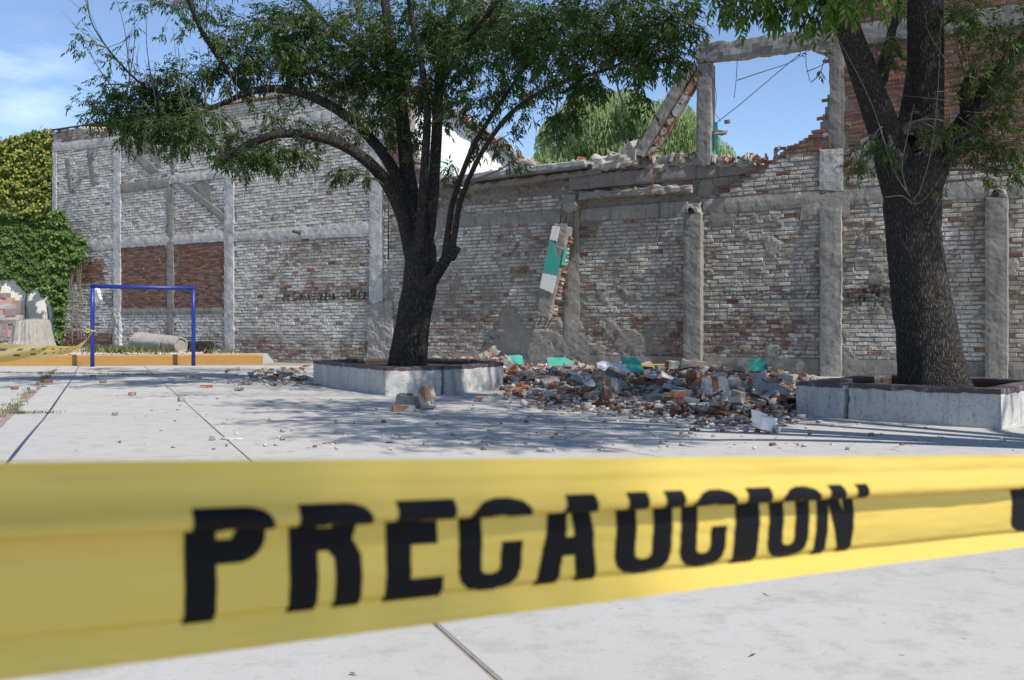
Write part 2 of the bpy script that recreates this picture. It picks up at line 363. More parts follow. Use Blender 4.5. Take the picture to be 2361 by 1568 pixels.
for P in polys:
    P = inset(P, random.uniform(.002, .004))
    if len(P) < 3: continue
    cx = sum(v[0] for v in P) / len(P); cy = sum(v[1] for v in P) / len(P); n = len(P)
    # edges subdivided and slightly ragged
    Q = []
    for i in range(n):
        p, q = Vector(P[i]), Vector(P[(i + 1) % n]); k = max(1, min(60, int((q - p).length / .18)))
        for j in range(k):
            r = p.lerp(q, j / k); f = fbm((r.x * 3, r.y * 3, 1)) * .004; r = r + (Vector((cx, cy)) - r).normalized() * (abs(f) + max(0, fbm((r.x * 1.1, r.y * 1.1, 9)) - .25) * (.012 if r.y < 8 else .05)); Q.append((r.x, r.y))
    I = [(x + (cx - x) * .012 / max(.05, math.hypot(cx - x, cy - y)), y + (cy - y) * .012 / max(.05, math.hypot(cx - x, cy - y))) for x, y in Q]
    n = len(Q); dz = random.uniform(-.002, .002)
    V = [(x, y, -.05) for x, y in Q] + [(x, y, dz - .005) for x, y in Q] + [(x, y, dz) for x, y in I]
    Fc = [(i, (i + 1) % n, n + (i + 1) % n, n + i) for i in range(n)] + [(n + i, n + (i + 1) % n, 2 * n + (i + 1) % n, 2 * n + i) for i in range(n)] + [tuple(range(2 * n, 3 * n))]
    me = mesh('slab', V, Fc, M_GROUND); me.materials.append(M_DIRT)
    me.polygons.foreach_set('material_index', [1] * (2 * n) + [0]); me.update()
    obj('slab', me, ground)
# pavement behind / right of the court, under the wall
obj('apron', mesh('apron', [(-40, 26.4, -.003), (60, 27.5, -.003), (60, 80, -.003), (-40, 80, -.003)], [(0, 1, 2, 3)], M_DIRT), ground)
# faded red court line beside the left-hand joint (on top of the slab, at its edge)
def redline():
    V = []; Fc = []; k = 0; ys = np.linspace(8.5, 17.5, 60)
    for i, y in enumerate(ys):
        x = lineA(y, -1)[0]; w = .085 * (1 + .25 * fbm((y * 2, 0, 3)))
        V += [(x + .025, y, .004), (x + .025 + w, y + .02, .004)]
        if i and not (13.2 < y < 13.6): Fc.append((2 * i - 2, 2 * i - 1, 2 * i + 1, 2 * i))
    obj('court_line', mesh('court_line', V, Fc, M_REDLINE), ground)
redline()

# ================================================================== WALLS
WROT = math.atan2(WR.y, WR.x)
RX = [None]
TOP = 8.05
def top_px(px):
    return None
# where the tall left block breaks off and the collapsed stretch starts (pixel, pixel-y of the top)
brk = [(938, None), (944, 300), (955, 350), (985, 392), (1008, 416), (1060, 428), (1098, 421), (1320, 400), (1345, 415), (1600, 398), (1606, 444), (1640, 444), (1668, 426), (1700, 406), (1750, 376), (1790, 350), (1830, 322), (1868, 300), (1888, 286), (1903, 242), (1911, 205)]
TAB = [(0, TOP), (wu(939), TOP)] + [(wp(a, b)) for a, b in brk[1:]] + [(wu(1912), TOP), (60, TOP)]
UL, UR = 0.0, wu(2361) + 4.5
USPLIT = wu(890)
def wtop(u): return interp(u, TAB)

# ---- concrete pieces set in the wall, as (name, quad in pixels [tl, tr, br, bl], proud, wall index, material)
def Q(l, r, *ys):     # vertical strip between two pixel columns
    return [(l, ys[0]), (r, ys[1]), (r, ys[2]), (l, ys[3])]
PIECES = [
 ('ring_beam', [(121, 331), (540, 283), (540, 305), (121, 350)], .02, 0, M_CONCW),
 ('ring_beam', [(540, 283), (884, 238), (884, 266), (540, 305)], .02, 0, M_CONCW),
 ('column', Q(121, 131, 352, 350, 800, 800), .03, 0, M_CONCW),
 ('column', Q(262, 279, 336, 334, 806, 806), .035, 0, M_CONCW),
 ('column', Q(386, 401, 430, 430, 806, 806), .03, 0, M_CONC),
 ('column', Q(394, 404, 330, 330, 402, 402), .03, 0, M_CONC),
 ('column', Q(519, 540, 400, 398, 815, 815), .04, 0, M_CONCW),
 ('column', Q(854, 884, 270, 268, 834, 836), .045, 0, M_CONCW),
 ('tie_beam', [(279, 424), (392, 410), (392, 431), (279, 445)], .03, 0, M_CONC),
 ('tie_beam', [(392, 404), (519, 389), (519, 409), (392, 424)], .032, 0, M_CONCW),
 ('tie_beam', [(198, 556), (519, 533), (519, 556), (198, 577)], .025, 0, M_CONCW),
 ('tie_beam', [(540, 535), (854, 512), (854, 545), (540, 556)], .03, 0, M_CONCW),
 ('tie_beam', [(275, 712), (519, 709), (519, 724), (275, 728)], .03, 0, M_CONC),
 ('stair_trace', [(279, 331), (301, 331), (372, 396), (345, 402)], .03, 0, M_CONC),
 ('stair_trace', [(402, 419), (424, 419), (528, 500), (515, 511)], .035, 0, M_CONC),
 ('stair_trace', [(151, 366), (160, 364), (168, 444), (160, 446)], .02, 0, M_CONC),
 ('stair_trace', [(200, 348), (212, 346), (223, 427), (212, 430)], .02, 0, M_CONC),
 ('plaster_patch', [(330, 342), (373, 338), (373, 388), (365, 386)], .012, 0, M_CONC),
 ('plaster_patch', [(440, 424), (484, 412), (490, 470), (478, 462)], .012, 0, M_CONC),
 # collapsed stretch
 ('ring_beam', [(905, 500), (1300, 486), (1300, 512), (905, 530)], .02, 1, M_PLAST),
 ('ring_beam', [(1338, 482), (1585, 464), (1585, 500), (1338, 508)], .02, 1, M_PLAST),
 ('ring_beam', [(1622, 460), (1890, 441), (1890, 476), (1622, 494)], .02, 1, M_PLAST),
 ('ring_beam', [(1945, 437), (2276, 416), (2276, 456), (1945, 473)], .02, 1, M_PLAST),
 ('ring_beam', [(2326, 414), (2700, 388), (2700, 430), (2326, 452)], .02, 1, M_PLAST),
 ('column', Q(1912, 1946, -16, -18, 343, 341), .02, 1, M_CONC),
 ('column', Q(1890, 1944, 344, 342, 441, 437), .03, 1, M_CONCW),
 ('column', Q(1894, 1942, 478, 475, 885, 887), .12, 1, M_PLAST),
 ('column', Q(1302, 1336, 445, 442, 862, 865), .02, 1, M_PLAST),
 ('upper_beam', [(1947, 58), (2700, -32), (2700, 10), (1947, 108)], .03, 1, M_CONC),
 ('plaster_patch', [(1850, 452), (1960, 440), (1958, 498), (1846, 506)], .03, 1, M_PLAST),
 ('plaster_patch', [(1640, 492), (1700, 488), (1690, 520), (1632, 524)], .018, 1, M_CONC),
]
PL_H = .36
def uz(c, v): return [wp(a, b, v) for a, b in c]
def rough_quad(c4, vf, vb, cell=.08, amp=.012, edge=.02, seed=0, z0=None):
    """tl,tr,br,bl in (u,z) -> mesh arrays in wall local space (x=u, y=-v)"""
    tl, tr, br, bl = [Vector(c) for c in c4]
    nu = max(2, int(max((tr - tl).length, (br - bl).length) / cell)); nv = max(2, int(max((tl - bl).length, (tr - br).length) / cell))
    nu = min(nu, 160); nv = min(nv, 160); V = []
    def P(i, j): return tl.lerp(tr, i / nu).lerp(bl.lerp(br, i / nu), j / nv)
    cen = (tl + tr + br + bl) / 4
    for lay, v in ((0, vf), (1, vb)):
        for j in range(nv + 1):
            for i in range(nu + 1):
                p = P(i, j); onb = i in (0, nu) or j in (0, nv); e = 0
                q = p.copy()
                if onb:
                    f = fbm((p.x * 5 + seed, p.y * 5, 2)); f2 = fbm((p.x * 22, p.y * 22, seed))
                    dirn = (cen - p); 
                    if i in (0, nu) and j not in (0, nv): dirn = Vector((1 if i == 0 else -1, 0))
                    elif j in (0, nv) and i not in (0, nu): dirn = Vector((0, -1 if j == 0 else 1))
                    else: dirn = dirn.normalized()
                    q += dirn * (edge * (.5 * f + .5 * f2))
                dv = amp * fbm((p.x * 3.1 + seed, p.y * 3.1, 7)) + amp * .4 * fbm((p.x * 14, p.y * 14, seed))
                if onb and lay == 0: dv -= amp * .9
                V.append((q.x, -(v + (dv if lay == 0 else 0)), q.y))
    n = (nu + 1) * (nv + 1); Fc = []
    for j in range(nv):
        for i in range(nu):
            a = j * (nu + 1) + i; Fc.append((a, a + nu + 1, a + nu + 2, a + 1)); b = a + n; Fc.append((b, b + 1, b + nu + 2, b + nu + 1))
    for i in range(nu):
        a = i; Fc.append((a, a + 1, a + 1 + n, a + n)); a = nv * (nu + 1) + i; Fc.append((a + 1, a, a + n, a + 1 + n))
    for j in range(nv):
        a = j * (nu + 1); Fc.append((a + nu + 1, a, a + n, a + nu + 1 + n)); a = j * (nu + 1) + nu; Fc.append((a, a + nu + 1, a + nu + 1 + n, a + n))
    return V, Fc
def inquad(u, z, c):
    s = 0
    for i in range(4):
        a, b = c[i], c[(i + 1) % 4]; k = (b[0] - a[0]) * (z - a[1]) - (b[1] - a[1]) * (u - a[0])
        if k > 0: s += 1
        elif k < 0: s -= 1
    return abs(s) == 4
walls = []
for nm, lab in (('tall', 'tall whitewashed brick wall with bare red brick panels and diagonal cement traces beside creeper'),
                ('ruin', 'collapsed brick wall with stepped broken top, grey pillars and rubble at its foot')):
    w = empty('brick_wall', (WO.x, WO.y, 0), WROT); tag(w, lab, 'wall'); walls.append(w)
EXCL = []
for k, (nm, c, pr, wi, m) in enumerate(PIECES):
    c = uz(c, pr); EXCL.append((c, wi, nm)); V, Fc = rough_quad(c, pr, -.10, .09, .010 if 'column' in nm or 'beam' in nm else .008, .05 if nm == 'plaster_patch' else .03, k * 3.7)
    obj(nm, mesh(nm, V, Fc, m), walls[wi])
# freestanding grey pillars, half engaged in the wall (with worn vertical edge) and the drain pipe sitting on each
def pillar(l, r, yt, yb, pr, m):
    c = uz(Q(l, r, yt, yt, yb, yb), pr); z0 = -.02
    c[2] = (c[2][0], z0); c[3] = (c[3][0], z0)
    EXCL.append((c, 1, 'pillar')); V, Fc = rough_quad(c, pr, -.05, .07, .012, .018, l)
    p = obj('pillar', mesh('pillar', V, Fc, m), walls[1])
    return c
def ring(name, c, ax, r0, r1, ln, m, parent, seg=18):
    ax = Vector(ax).normalized(); a = ax.orthogonal().normalized(); b = ax.cross(a); V = []; Fc = []
    for k, (r, t) in enumerate(((r1, 0), (r1, ln), (r0, ln), (r0, .03))):
        for i in range(seg):
            an = i / seg * 2 * math.pi; V.append(Vector(c) + ax * t + (a * math.cos(an) + b * math.sin(an)) * r)
    for k in range(3):
        for i in range(seg): Fc.append((k * seg + i, k * seg + (i + 1) % seg, (k + 1) * seg + (i + 1) % seg, (k + 1) * seg + i))
    Fc.append(tuple(range(3 * seg, 4 * seg)))
    return obj(name, mesh(name, V, Fc, m, True), parent)
for l, r, yt, yb, pr in ((1583, 1622, 494, 858, .20), (2276, 2326, 455, 884, .27)):
    c = pillar(l, r, yt, yb, pr, M_CONC); um = (c[0][0] + c[1][0]) / 2; zt = c[0][1]
    # mortar collar and black pipe mouth on top
    cc = [(um - .16, zt + .16), (um + .14, zt + .17), (um + .19, zt - .01), (um - .19, zt - .01)]
    V, Fc = rough_quad(cc, .16, -.05, .05, .03, .05, l); obj('mortar_collar', mesh('mortar_collar', V, Fc, M_PLAST), walls[1])
    ring('drain_pipe', (um - .01, -.10, zt + .075), (0, -1, 0), .052, .062, .15, M_CABLE, walls[1])
# plinth along the ruin
for a, b in ((USPLIT + .3, wu(1302) ), (wu(1336), wu(1582)), (wu(1623), wu(1893)), (wu(1943), wu(2275)), (wu(2327), UR)):
    V, Fc = rough_quad([(a, PL_H), (b, PL_H), (b, -.03), (a, -.03)], .05, -.05, .10, .010, .018, a); obj('plinth', mesh('plinth', V, Fc, M_CONC), walls[1])
    EXCL.append(([(a, PL_H), (b, PL_H), (b, -.03), (a, -.03)], 1, 'plinth'))

# ---- look of the brickwork over the wall: paint 0..1, soot 0..1, plaster cover -1..1
def rc(l, t, r, b): u0, z1 = wp(l, t); u1, z0 = wp(r, b); return u0, u1, z0, z1
def soft(u, z, R, e=.12):
    u0, u1, z0, z1 = R
    return sstep(-e, e, min(u - u0, u1 - u, z - z0, z1 - z))
REG = [  # region, paint target
 (rc(276, 572, 385, 709), .02, .03), (rc(399, 563, 518, 709), .0, .03), (rc(150, 600, 240, 655), .22, .3),
 (rc(150, 765, 262, 806), .25, .3), (rc(600, 555, 854, 640), .62, .5), (rc(640, 650, 854, 690), .45, .3),
 (rc(540, 770, 854, 850), .50, .45), (rc(276, 760, 518, 815), .66, .3),
 (rc(1946, -200, 2900, 322), .02, .10), (rc(1735, 200, 1912, 352), .12, .15), (rc(890, 200, 990, 420), .18, .1),
 (rc(1336, 745, 1583, 835), .42, .3), (rc(1622, 720, 1893, 835), .50, .3), (rc(1946, 600, 2076, 680), .30, .25), (rc(905, 720, 1300, 830), .52, .3),
 (rc(1946, 500, 2900, 640), .62, .4), (rc(128, 296, 300, 330), .5, .1)]
SOOT = [(rc(650, 676, 850, 694), 1.0, .08), (rc(520, 684, 548, 694), 1, .05), (rc(1946, 655, 2075, 715), .95, .2), (rc(1650, 672, 1893, 690), .75, .1), (rc(240, 680, 274, 705), .8, .1), (rc(700, 556, 800, 570), .55, .1), (rc(1890, 600, 1942, 700), .7, .2)]
def look(u, z):
    right = u > USPLIT
    p = .90 if not right else .64
    p += .24 * fbm((u * .35, z * .5, 4)) + .15 * fbm((u * 1.4, z * 1.6, 8))
    for R, val, e in REG:
        w = soft(u, z, R, e)
        if w > 0: p = lerp(p, val + .06 * fbm((u * 2, z * 2, 1)), w)
    s = 0
    for R, val, e in SOOT:
        w = soft(u, z, R, e); s = max(s, val * w)
    if right and z < 2.0: s = max(s, .12)
    return p, s
NOB = [rc(1010, 425, 1302, 452), rc(1336, 440, 1625, 474)]      # torn strip below the slab: no bricks, bare rough fill
def cover(u, z):      # how far mortar / plaster smears lie over the bricks
    c = fbm((u * .55, z * .75, 21)) * .6 + fbm((u * 2.6, z * 3.2, 5)) * .45
    b = -.62
    if u > USPLIT: b = -.30
    if u > USPLIT and z < 1.35: b = -.16 + .10 * (1.35 - z)
    if u < USPLIT and z > 2 and u > 1.5: b = -.78
    if abs(u - wu(880)) < .5 and z < 2.6: b = .05
    if u > wu(905) and u < wu(1300) and z < .95: b += .1
    for R, val, e in REG[:2]:
        if soft(u, z, R, .05) > .3: b = -1.2
    if u > wu(1946) and z > wp(1946, 322)[1]: b = -1.1
    return c + b

def build_core(wi, u0, u1):
    cell = .05; nu = int((u1 - u0) / cell); us = np.linspace(u0, u1, nu + 1); cz = .05
    tops = [max(.3, min(wtop(u0 + (i + .5) * (u1 - u0) / nu), TOP)) for i in range(nu)]
    V = []; idx = {}; Fc = []; PA = []; SO = []
    def vert(i, j):
        k = (i, j)
        if k in idx: return idx[k]
        u, z = us[i], j * cz - .04; p, s = look(u, z); cv = cover(u, z)
        v = -.016 + .010 * fbm((u * 6, z * 6, 3)) + .006 * fbm((u * 25, z * 25, 9)) + .034 * sstep(-.06, .10, cv)
        for R in NOB:
            w = soft(u, z, R, .15)
            if w > 0: v = lerp(v, -.05 + .06 * fbm((u * 3, z * 4, 6)) + .03 * fbm((u * 12, z * 12, 2)), w); p = lerp(p, .1, w)
        V.append((u, -v, z)); PA.append(max(0, min(1, p * .8))); SO.append(s); idx[k] = len(V) - 1; return idx[k]
    for i in range(nu):
        nz = int((tops[i] - .03) / cz)
        for j in range(nz): Fc.append((vert(i, j), vert(i + 1, j), vert(i + 1, j + 1), vert(i, j + 1)))
    B = -.27
    def vb(i, j, extra=0):
        k = ('b', i, j)
        if k not in idx: V.append((us[i], -B, j * cz - .04)); PA.append(.3); SO.append(0); idx[k] = len(V) - 1
        return idx[k]
    nzs = [int((t - .03) / cz) for t in tops]
    for i in range(nu):
        n = nzs[i]; Fc.append((vb(i, n), vb(i + 1, n), vb(i + 1, 0), vb(i, 0))); Fc.append((vert(i, n), vert(i + 1, n), vb(i + 1, n), vb(i, n)))
        for a, b, ii in ((n, nzs[i + 1] if i + 1 < nu else 0, i + 1), (n, nzs[i - 1] if i > 0 else 0, i)):
            if a > b:
                st = list(range(b, a))
                for j in st: Fc.append((vert(ii, j), vert(ii, j + 1), vb(ii, j + 1), vb(ii, j)))
    obj('mortar_core', mesh('mortar_core', V, Fc, M_MORTAR, False, {'paint': ('POINT', PA), 'soot': ('POINT', SO)}), walls[wi])
build_core(0, 0.0, USPLIT); build_core(1, USPLIT, UR)

# ---- bricks, course by course
CH = .0905
random.seed(11)
BR = ([], [])
k = 0
while k * CH < TOP + .1:
    z = k * CH + .045; u = -random.uniform(0, .27)
    while u < UR:
        ln = random.choice((.255, .262, .27, .25, .262, .14 if random.random() < .35 else .26)); um = u + ln / 2
        t = min(wtop(u + .04), wtop(u + ln - .04)); t2 = wtop(um)
        lim = t2 - .02 + random.uniform(-.05, .09)
        zz = z + .012 * fbm((u * .4, k * .02, 2))
        if 0.03 < um and zz + .035 < lim:
            ok = True; wi = 0 if um < USPLIT else 1
            for c, w_, nm in EXCL:
                if nm == 'plaster_patch' and random.random() < .12: continue
                if inquad(um, zz, c) and (inquad(u + .05, zz, c) or inquad(u + ln - .05, zz, c)): ok = False; break
            if ok:
                for R in NOB:
                    if soft(um, zz, R, .08) > random.uniform(.25, .9): ok = False
            if ok and random.random() > .012: BR[wi].append((u, ln, zz))
        u += ln + random.uniform(.010, .020)
    k += 1
def brick_arr(u, ln, z, rs):
    """12 verts of one worn brick in wall space"""
    h = (.074 if u < USPLIT else .070) * rs.uniform(.84, 1.08); pr = rs.uniform(-.010, .013); a = rs.uniform(-.012, .012); ch = rs.uniform(.005, .011); bk = -.05
    c = []
    for (x, y) in ((0, -.5), (1, -.5), (1, .5), (0, .5)):
        c.append((u + x * ln + rs.uniform(-.006, .006), z + y * h + a * (x - .5) + rs.uniform(-.006, .006)))
    cx, cz = u + ln / 2, z
    V = [(x, -bk, y) for x, y in c]
    j = [rs.uniform(-.004, .004) for _ in range(4)]
    V += [(x, -(pr + j[i] - ch), y) for i, (x, y) in enumerate(c)]
    V += [(x + (ch if x < cx else -ch), -(pr + j[i]), y + (ch * .8 if y < cz else -ch * .8)) for i, (x, y) in enumerate(c)]
    return V
BF = [(8, 9, 10, 11)] + [(4 + i, 4 + (i + 1) % 4, 8 + (i + 1) % 4, 8 + i) for i in range(4)] + [(i, (i + 1) % 4, 4 + (i + 1) % 4, 4 + i) for i in range(4)]
rs = random.Random(5)
protos = []
for i in range(10):
    V = brick_arr(-.13, .26, 0, rs); protos.append(mesh('brick', V, BF, M_BRICK1))
for wi in (0, 1):
    lst = []
    for u, ln, z in BR[wi]:
        w = wworld(u + ln / 2, 0, z); px, py = CX + F * w.x / w.y, HY - F * (z - 1) / w.y
        vis = 20 < px < 2340 and 5 < py < 830 and not (2030 < px < 2180 and py > 200) and not (900 < px < 1010) and not (1930 < px < 2140 and py < 420)
        lst.append((-(F / w.y if vis and ln > .2 else 0), u, ln, z))
    lst.sort(); near, far = lst[:298], lst[298:]
    for sc_, u, ln, z in near:
        p, s = look(u + ln / 2, z); cvr = cover(u + ln / 2, z)
        o = link('brick', protos[rs.randrange(10)], walls[wi]); o.location = (u + ln / 2, rs.uniform(-.004, .004), z); o.scale = (ln / .26, 1, rs.uniform(.93, 1.05)); o.rotation_euler = (0, rs.uniform(-.02, .02), 0)
        o['paint'] = float(max(0, min(1, p + rs.gauss(0, .07) - (.35 if rs.random() < .02 else 0)))); o['tone'] = rs.random(); o['soot'] = float(s)
    V = []; Fc = []; PA = []; TO = []; SO = []
    for sc_, u, ln, z in far:
        b = len(V); V += brick_arr(u, ln, z, rs); Fc += [tuple(x + b for x in f) for f in BF]
        p, s = look(u + ln / 2, z); 
        if wtop(u + ln / 2) - z < .22 and u > wu(930): p = min(p, .3)
        if wi == 1 and wu(1622) < u < wu(1912):
            if wtop(u - .28) < z + .02: p = .02
        p = max(0, min(1, p + rs.gauss(0, .07) - (.4 if rs.random() < .015 else 0))); t = rs.random()
        PA += [p] * 9; TO += [t] * 9; SO += [s] * 9
    o = obj('brickwork', mesh('brickwork', V, Fc, M_BRICK, False, {'paint': ('FACE', PA), 'tone': ('FACE', TO), 'soot': ('FACE', SO)}), walls[wi], kind='stuff')
# ================================================================== RUIN DETAILS
def box_local(x0, x1, y0, y1, z0, z1, jit=.0, rs=random):
    V = [(x, y, z) for z in (z0, z1) for y in (y0, y1) for x in (x0, x1)]
    V = [(a + rs.uniform(-jit, jit), b + rs.uniform(-jit, jit), c + rs.uniform(-jit, jit)) for a, b, c in V]
    return V, [(0, 2, 3, 1), (4, 5, 7, 6), (0, 1, 5, 4), (2, 6, 7, 3), (0, 4, 6, 2), (1, 3, 7, 5)]
def rough_bar(p, q, w, h, cell=.09, amp=.02, seed=0, up=Vector((0, 0, 1)), taper=1.0):
    """concrete bar between two points, w across / h in the up direction, chipped surface and ragged ends"""
    p, q = Vector(p), Vector(q); d = (q - p); L_ = d.length; d.normalize(); sx = d.cross(up).normalized(); sy = sx.cross(d).normalized()
    n = max(2, int(L_ / cell)); prof = []
    k = 5
    for (a, b) in ((-1, -1), (1, -1), (1, 1), (-1, 1)):
        prof.append((a, b))
    P2 = []
    for i in range(4):
        a, b = prof[i], prof[(i + 1) % 4]
        for j in range(k): P2.append((lerp(a[0], b[0], j / k), lerp(a[1], b[1], j / k)))
    m = len(P2); V = []; Fc = []
    for i in range(n + 1):
        c = p + d * (L_ * i / n)
        for a, b in P2:
            corner = abs(a) > .99 and abs(b) > .99
            x = c + sx * a * w / 2 * (.93 if corner else 1) + sy * b * h / 2 * (.93 if corner else 1)
            f = fbm((x.x * 4 + seed, x.y * 4, x.z * 4)) * amp + fbm((x.x * 15, x.y * 15 + seed, x.z * 15)) * amp * .5
            x += (sx * a + sy * b) * f
            if i in (0, n): x += d * (fbm((x.x * 9, x.y * 9 + seed, x.z * 9)) * .07)
            V.append(x)
    for i in range(n):
        for j in range(m): a = i * m + j; b = i * m + (j + 1) % m; Fc.append((a, b, b + m, a + m))
    for i, rev in ((0, True), (n, False)):
        c = sum((V[i * m + j] for j in range(m)), Vector()) / m; V.append(c); ci = len(V) - 1
        for j in range(m):
            a, b = i * m + j, i * m + (j + 1) % m; Fc.append((b, a, ci) if rev else (a, b, ci))
    return V, Fc
def wl(px, py, v):            # wall-local coordinates of a pixel at depth v in front of the wall
    u, z = wp(px, py, v); return Vector((u, -v, z))
R = walls[1]
def bar(name, a, b, w, h, m, amp=.02, seed=0, v=0, parent=None, up=Vector((0, 0, 1))):
    V, Fc = rough_bar(wl(*a), wl(*b), w, h, .09, amp, seed, up); return obj(name, mesh(name, V, Fc, m), parent or R)
# the long lintel beam under the opening, lying proud of the wall
bar('fallen_lintel', (1322, 425, .02), (1748, 384, -.24), .40, .34, M_CONC, .012, 3)
bar('under_lintel', (1594, 436, -.2), (1702, 416, -.2), .20, .6, M_PLAST, .03, 25)
# torn roof slab edge left of it
bar('roof_slab', (1012, 424, .12), (1368, 381, .05), .9, .17, M_SLABEDGE, .015, 9)
bar('brick_ledge', (1090, 436, .03), (1395, 396, .0), .5, .12, M_RCONC, .05, 12)
bar('broken_lump', (1378, 382, .10), (1478, 366, .05), .5, .32, M_RCONC, .08, 15)
bar('broken_lump', (1000, 412, .02), (1050, 418, .02), .4, .22, M_CONC, .08, 31)
bar('under_lintel', (1345, 452, .04), (1600, 434, .03), .3, .16, M_PLAST, .05, 22)
bar('ledge_rubble', (1425, 384, -.12), (1608, 374, -.12), .36, .26, M_RCONC, .10, 71)
bar('ledge_rubble', (1640, 378, -.12), (1742, 374, -.12), .3, .14, M_RCONC, .08, 73)
# upright post of the opening with a teal painted inner face, head beam and bracket
post = bar('post', (1625, 383, -.02), (1627, 152, -.02), .36, .27, M_CONC, .010, 7, up=Vector((0, 1, 0)))
ub = [wl(1643, 374, -.05), wl(1645, 160, -.05)]
V, Fc = box_local(ub[0].x + .004, ub[0].x + .022, .03, .25, ub[0].z, ub[0].z + .9); tp = obj('painted_face', mesh('painted_face', V, Fc, M_TEAL), R)
bar('upper_beam', (1610, 128, .0), (1920, 85, .0), .32, .40, M_CONC, .03, 17)
bar('broken_bracket', (1880, 100, .0), (1918, 118, .0), .28, .30, M_RCONC, .06, 19)
bar('beam_stub', (1612, 112, .02), (1640, 96, .02), .28, .16, M_CONC, .04, 41)
bar('broken_stub', (1622, 306, .0), (1672, 306, .0), .14, .11, M_RCONC, .05, 45)
# leaning beam with a row of bricks along its underside
lb = bar('leaning_beam', (1484, 356, .12), (1600, 148, .0), .32, .27, M_CONC, .015, 23, up=Vector((-.85, 0, .5)))
a, b = wl(1502, 365, .10), wl(1619, 163, .0); dd = (b - a); nb = int(dd.length / .27); dd.normalize()
for i in range(nb):
    p = a + dd * (.27 * i + .02); q = p + dd * .245
    V, Fc = rough_bar(p, q, .26, .13, .1, .005, i * 5, Vector((-.85, 0, .5)))
    bo = obj('brick', mesh('brick', V, Fc, M_RBRICK), lb); bo.parent = lb
# loose rubble on the ledges
rs2 = random.Random(21)
def lump_mesh(name, dims, m, seed, rough=.18, sub=1):
    r = random.Random(seed); bm = bmesh.new(); pts = []
    for x in (-1, 1):
        for y in (-1, 1):
            for z in (-1, 1):
                for _ in range(2):
                    pts.append(bm.verts.new((x * dims[0] / 2 * r.uniform(1 - rough * 2, 1), y * dims[1] / 2 * r.uniform(1 - rough * 2, 1), z * dims[2] / 2 * r.uniform(1 - rough * 1.6, 1))))
    h = bmesh.ops.convex_hull(bm, input=pts)
    bmesh.ops.delete(bm, geom=list({g_ for g_ in h['geom_interior'] + h['geom_unused'] if isinstance(g_, bmesh.types.BMVert)}), context='VERTS')
    me = bpy.data.meshes.new(name); bm.to_mesh(me); bm.free(); me.materials.append(m); return me
LUMP = [lump_mesh('lump', (.24, .15, .12), (M_RCONC, M_RBRICK)[i % 2], 50 + i) for i in range(8)]
for px0, px1, py0, py1, n in ((1400, 1490, 362, 352, 16), (1648, 1745, 370, 366, 34), (1470, 1606, 372, 364, 40), (1100, 1380, 404, 366, 14), (1750, 1800, 352, 340, 5)):
    for i in range(n):
        t = rs2.random(); v = rs2.uniform(-.12, .12); p = wl(lerp(px0, px1, t), lerp(py0, py1, t) - rs2.uniform(-1, 5), v)
        if px0 > 1700: p.z = wtop(p.x) + .02
        o = link('loose_lump', LUMP[rs2.randrange(8)], R); o.location = p; o.rotation_euler = [rs2.uniform(0, 6) for _ in range(3)]; k = rs2.uniform(.3, .75); o.scale = (k * 1.3, k, k * .8)
for px, py, k in ((1458, 345, 1.5), (1462, 333, 1.2), (1412, 372, 1.6), (1440, 372, 1.4)):
    o = link('loose_lump', LUMP[0 if py < 340 else 2], R); o.location = wl(px, py, .05); o.scale = (k, k, k); o.rotation_euler = (.2, .3, px)

def tube(P, r, m, name, parent=None, seg=6, r1=None, **kw):
    V, Fc = tube_arr([Vector(p) for p in P], [r if r1 is None else lerp(r, r1, i / (len(P) - 1)) for i in range(len(P))], seg)
    return obj(name, mesh(name, V, Fc, m, True), parent, **kw)
def tube_arr(P, R_, seg=6):
    V = []; Fc = []; n = len(P); ref = None
    for i in range(n):
        d = (P[min(i + 1, n - 1)] - P[max(i - 1, 0)]).normalized()
        if ref is None: ref = d.orthogonal().normalized()
        a = (ref - d * ref.dot(d)); a = a.normalized() if a.length > 1e-5 else d.orthogonal().normalized(); ref = a; b = d.cross(a)
        for j in range(seg):
            an = j / seg * 2 * math.pi; V.append(P[i] + (a * math.cos(an) + b * math.sin(an)) * R_[i])
    for i in range(n - 1):
        for j in range(seg): x = i * seg + j; y = i * seg + (j + 1) % seg; Fc.append((x, y, y + seg, x + seg))
    Fc.append(tuple(range(seg))[::-1]); Fc.append(tuple(range((n - 1) * seg, n * seg)))
    return V, Fc
# bent reinforcing bars and hanging wires
def wire(pts, r=.007, m=M_RUST, name='bent_bar'): tube([wl(*p) for p in pts], r, m, name, R, 5)
wire([(1647, 284, -.1), (1700, 243, -.1), (1777, 178, -.1), (1847, 122, 0)], .008, M_CABLE, 'hanging_wire')
wire([(1702, 134, .05), (1700, 180, .06), (1695, 226, .06)], .007); wire([(1859, 104, .05), (1860, 150, .05), (1869, 188, .05)], .007)
wire([(1645, 180, 0), (1652, 220, 0), (1648, 262, 0), (1662, 280, 0)], .006); wire([(1590, 150, 0), (1605, 122, .02), (1622, 108, .03)], .007); wire([(1600, 155, 0), (1616, 128, .02), (1628, 112, .03)], .007)
wire([(1500, 352, .1), (1560, 345, .1), (1606, 310, .05), (1622, 300, .05)], .006); wire([(1530, 350, .1), (1580, 322, .1), (1622, 300, .05)], .006); wire([(1545, 270, .1), (1560, 300, .1), (1572, 350, .1)], .006)
wire([(1508, 378, .22), (1514, 410, .28), (1519, 432, .26), (1520, 455, .24)], .009, M_REDWIRE, 'hanging_wire'); wire([(1520, 458, .05), (1522, 500, .05), (1515, 545, .05)], .006, M_CABLE, 'hanging_wire')
wire([(1047, 495, .03), (1044, 530, .03), (1040, 560, .03)], .010, M_REDWIRE, 'hanging_wire')
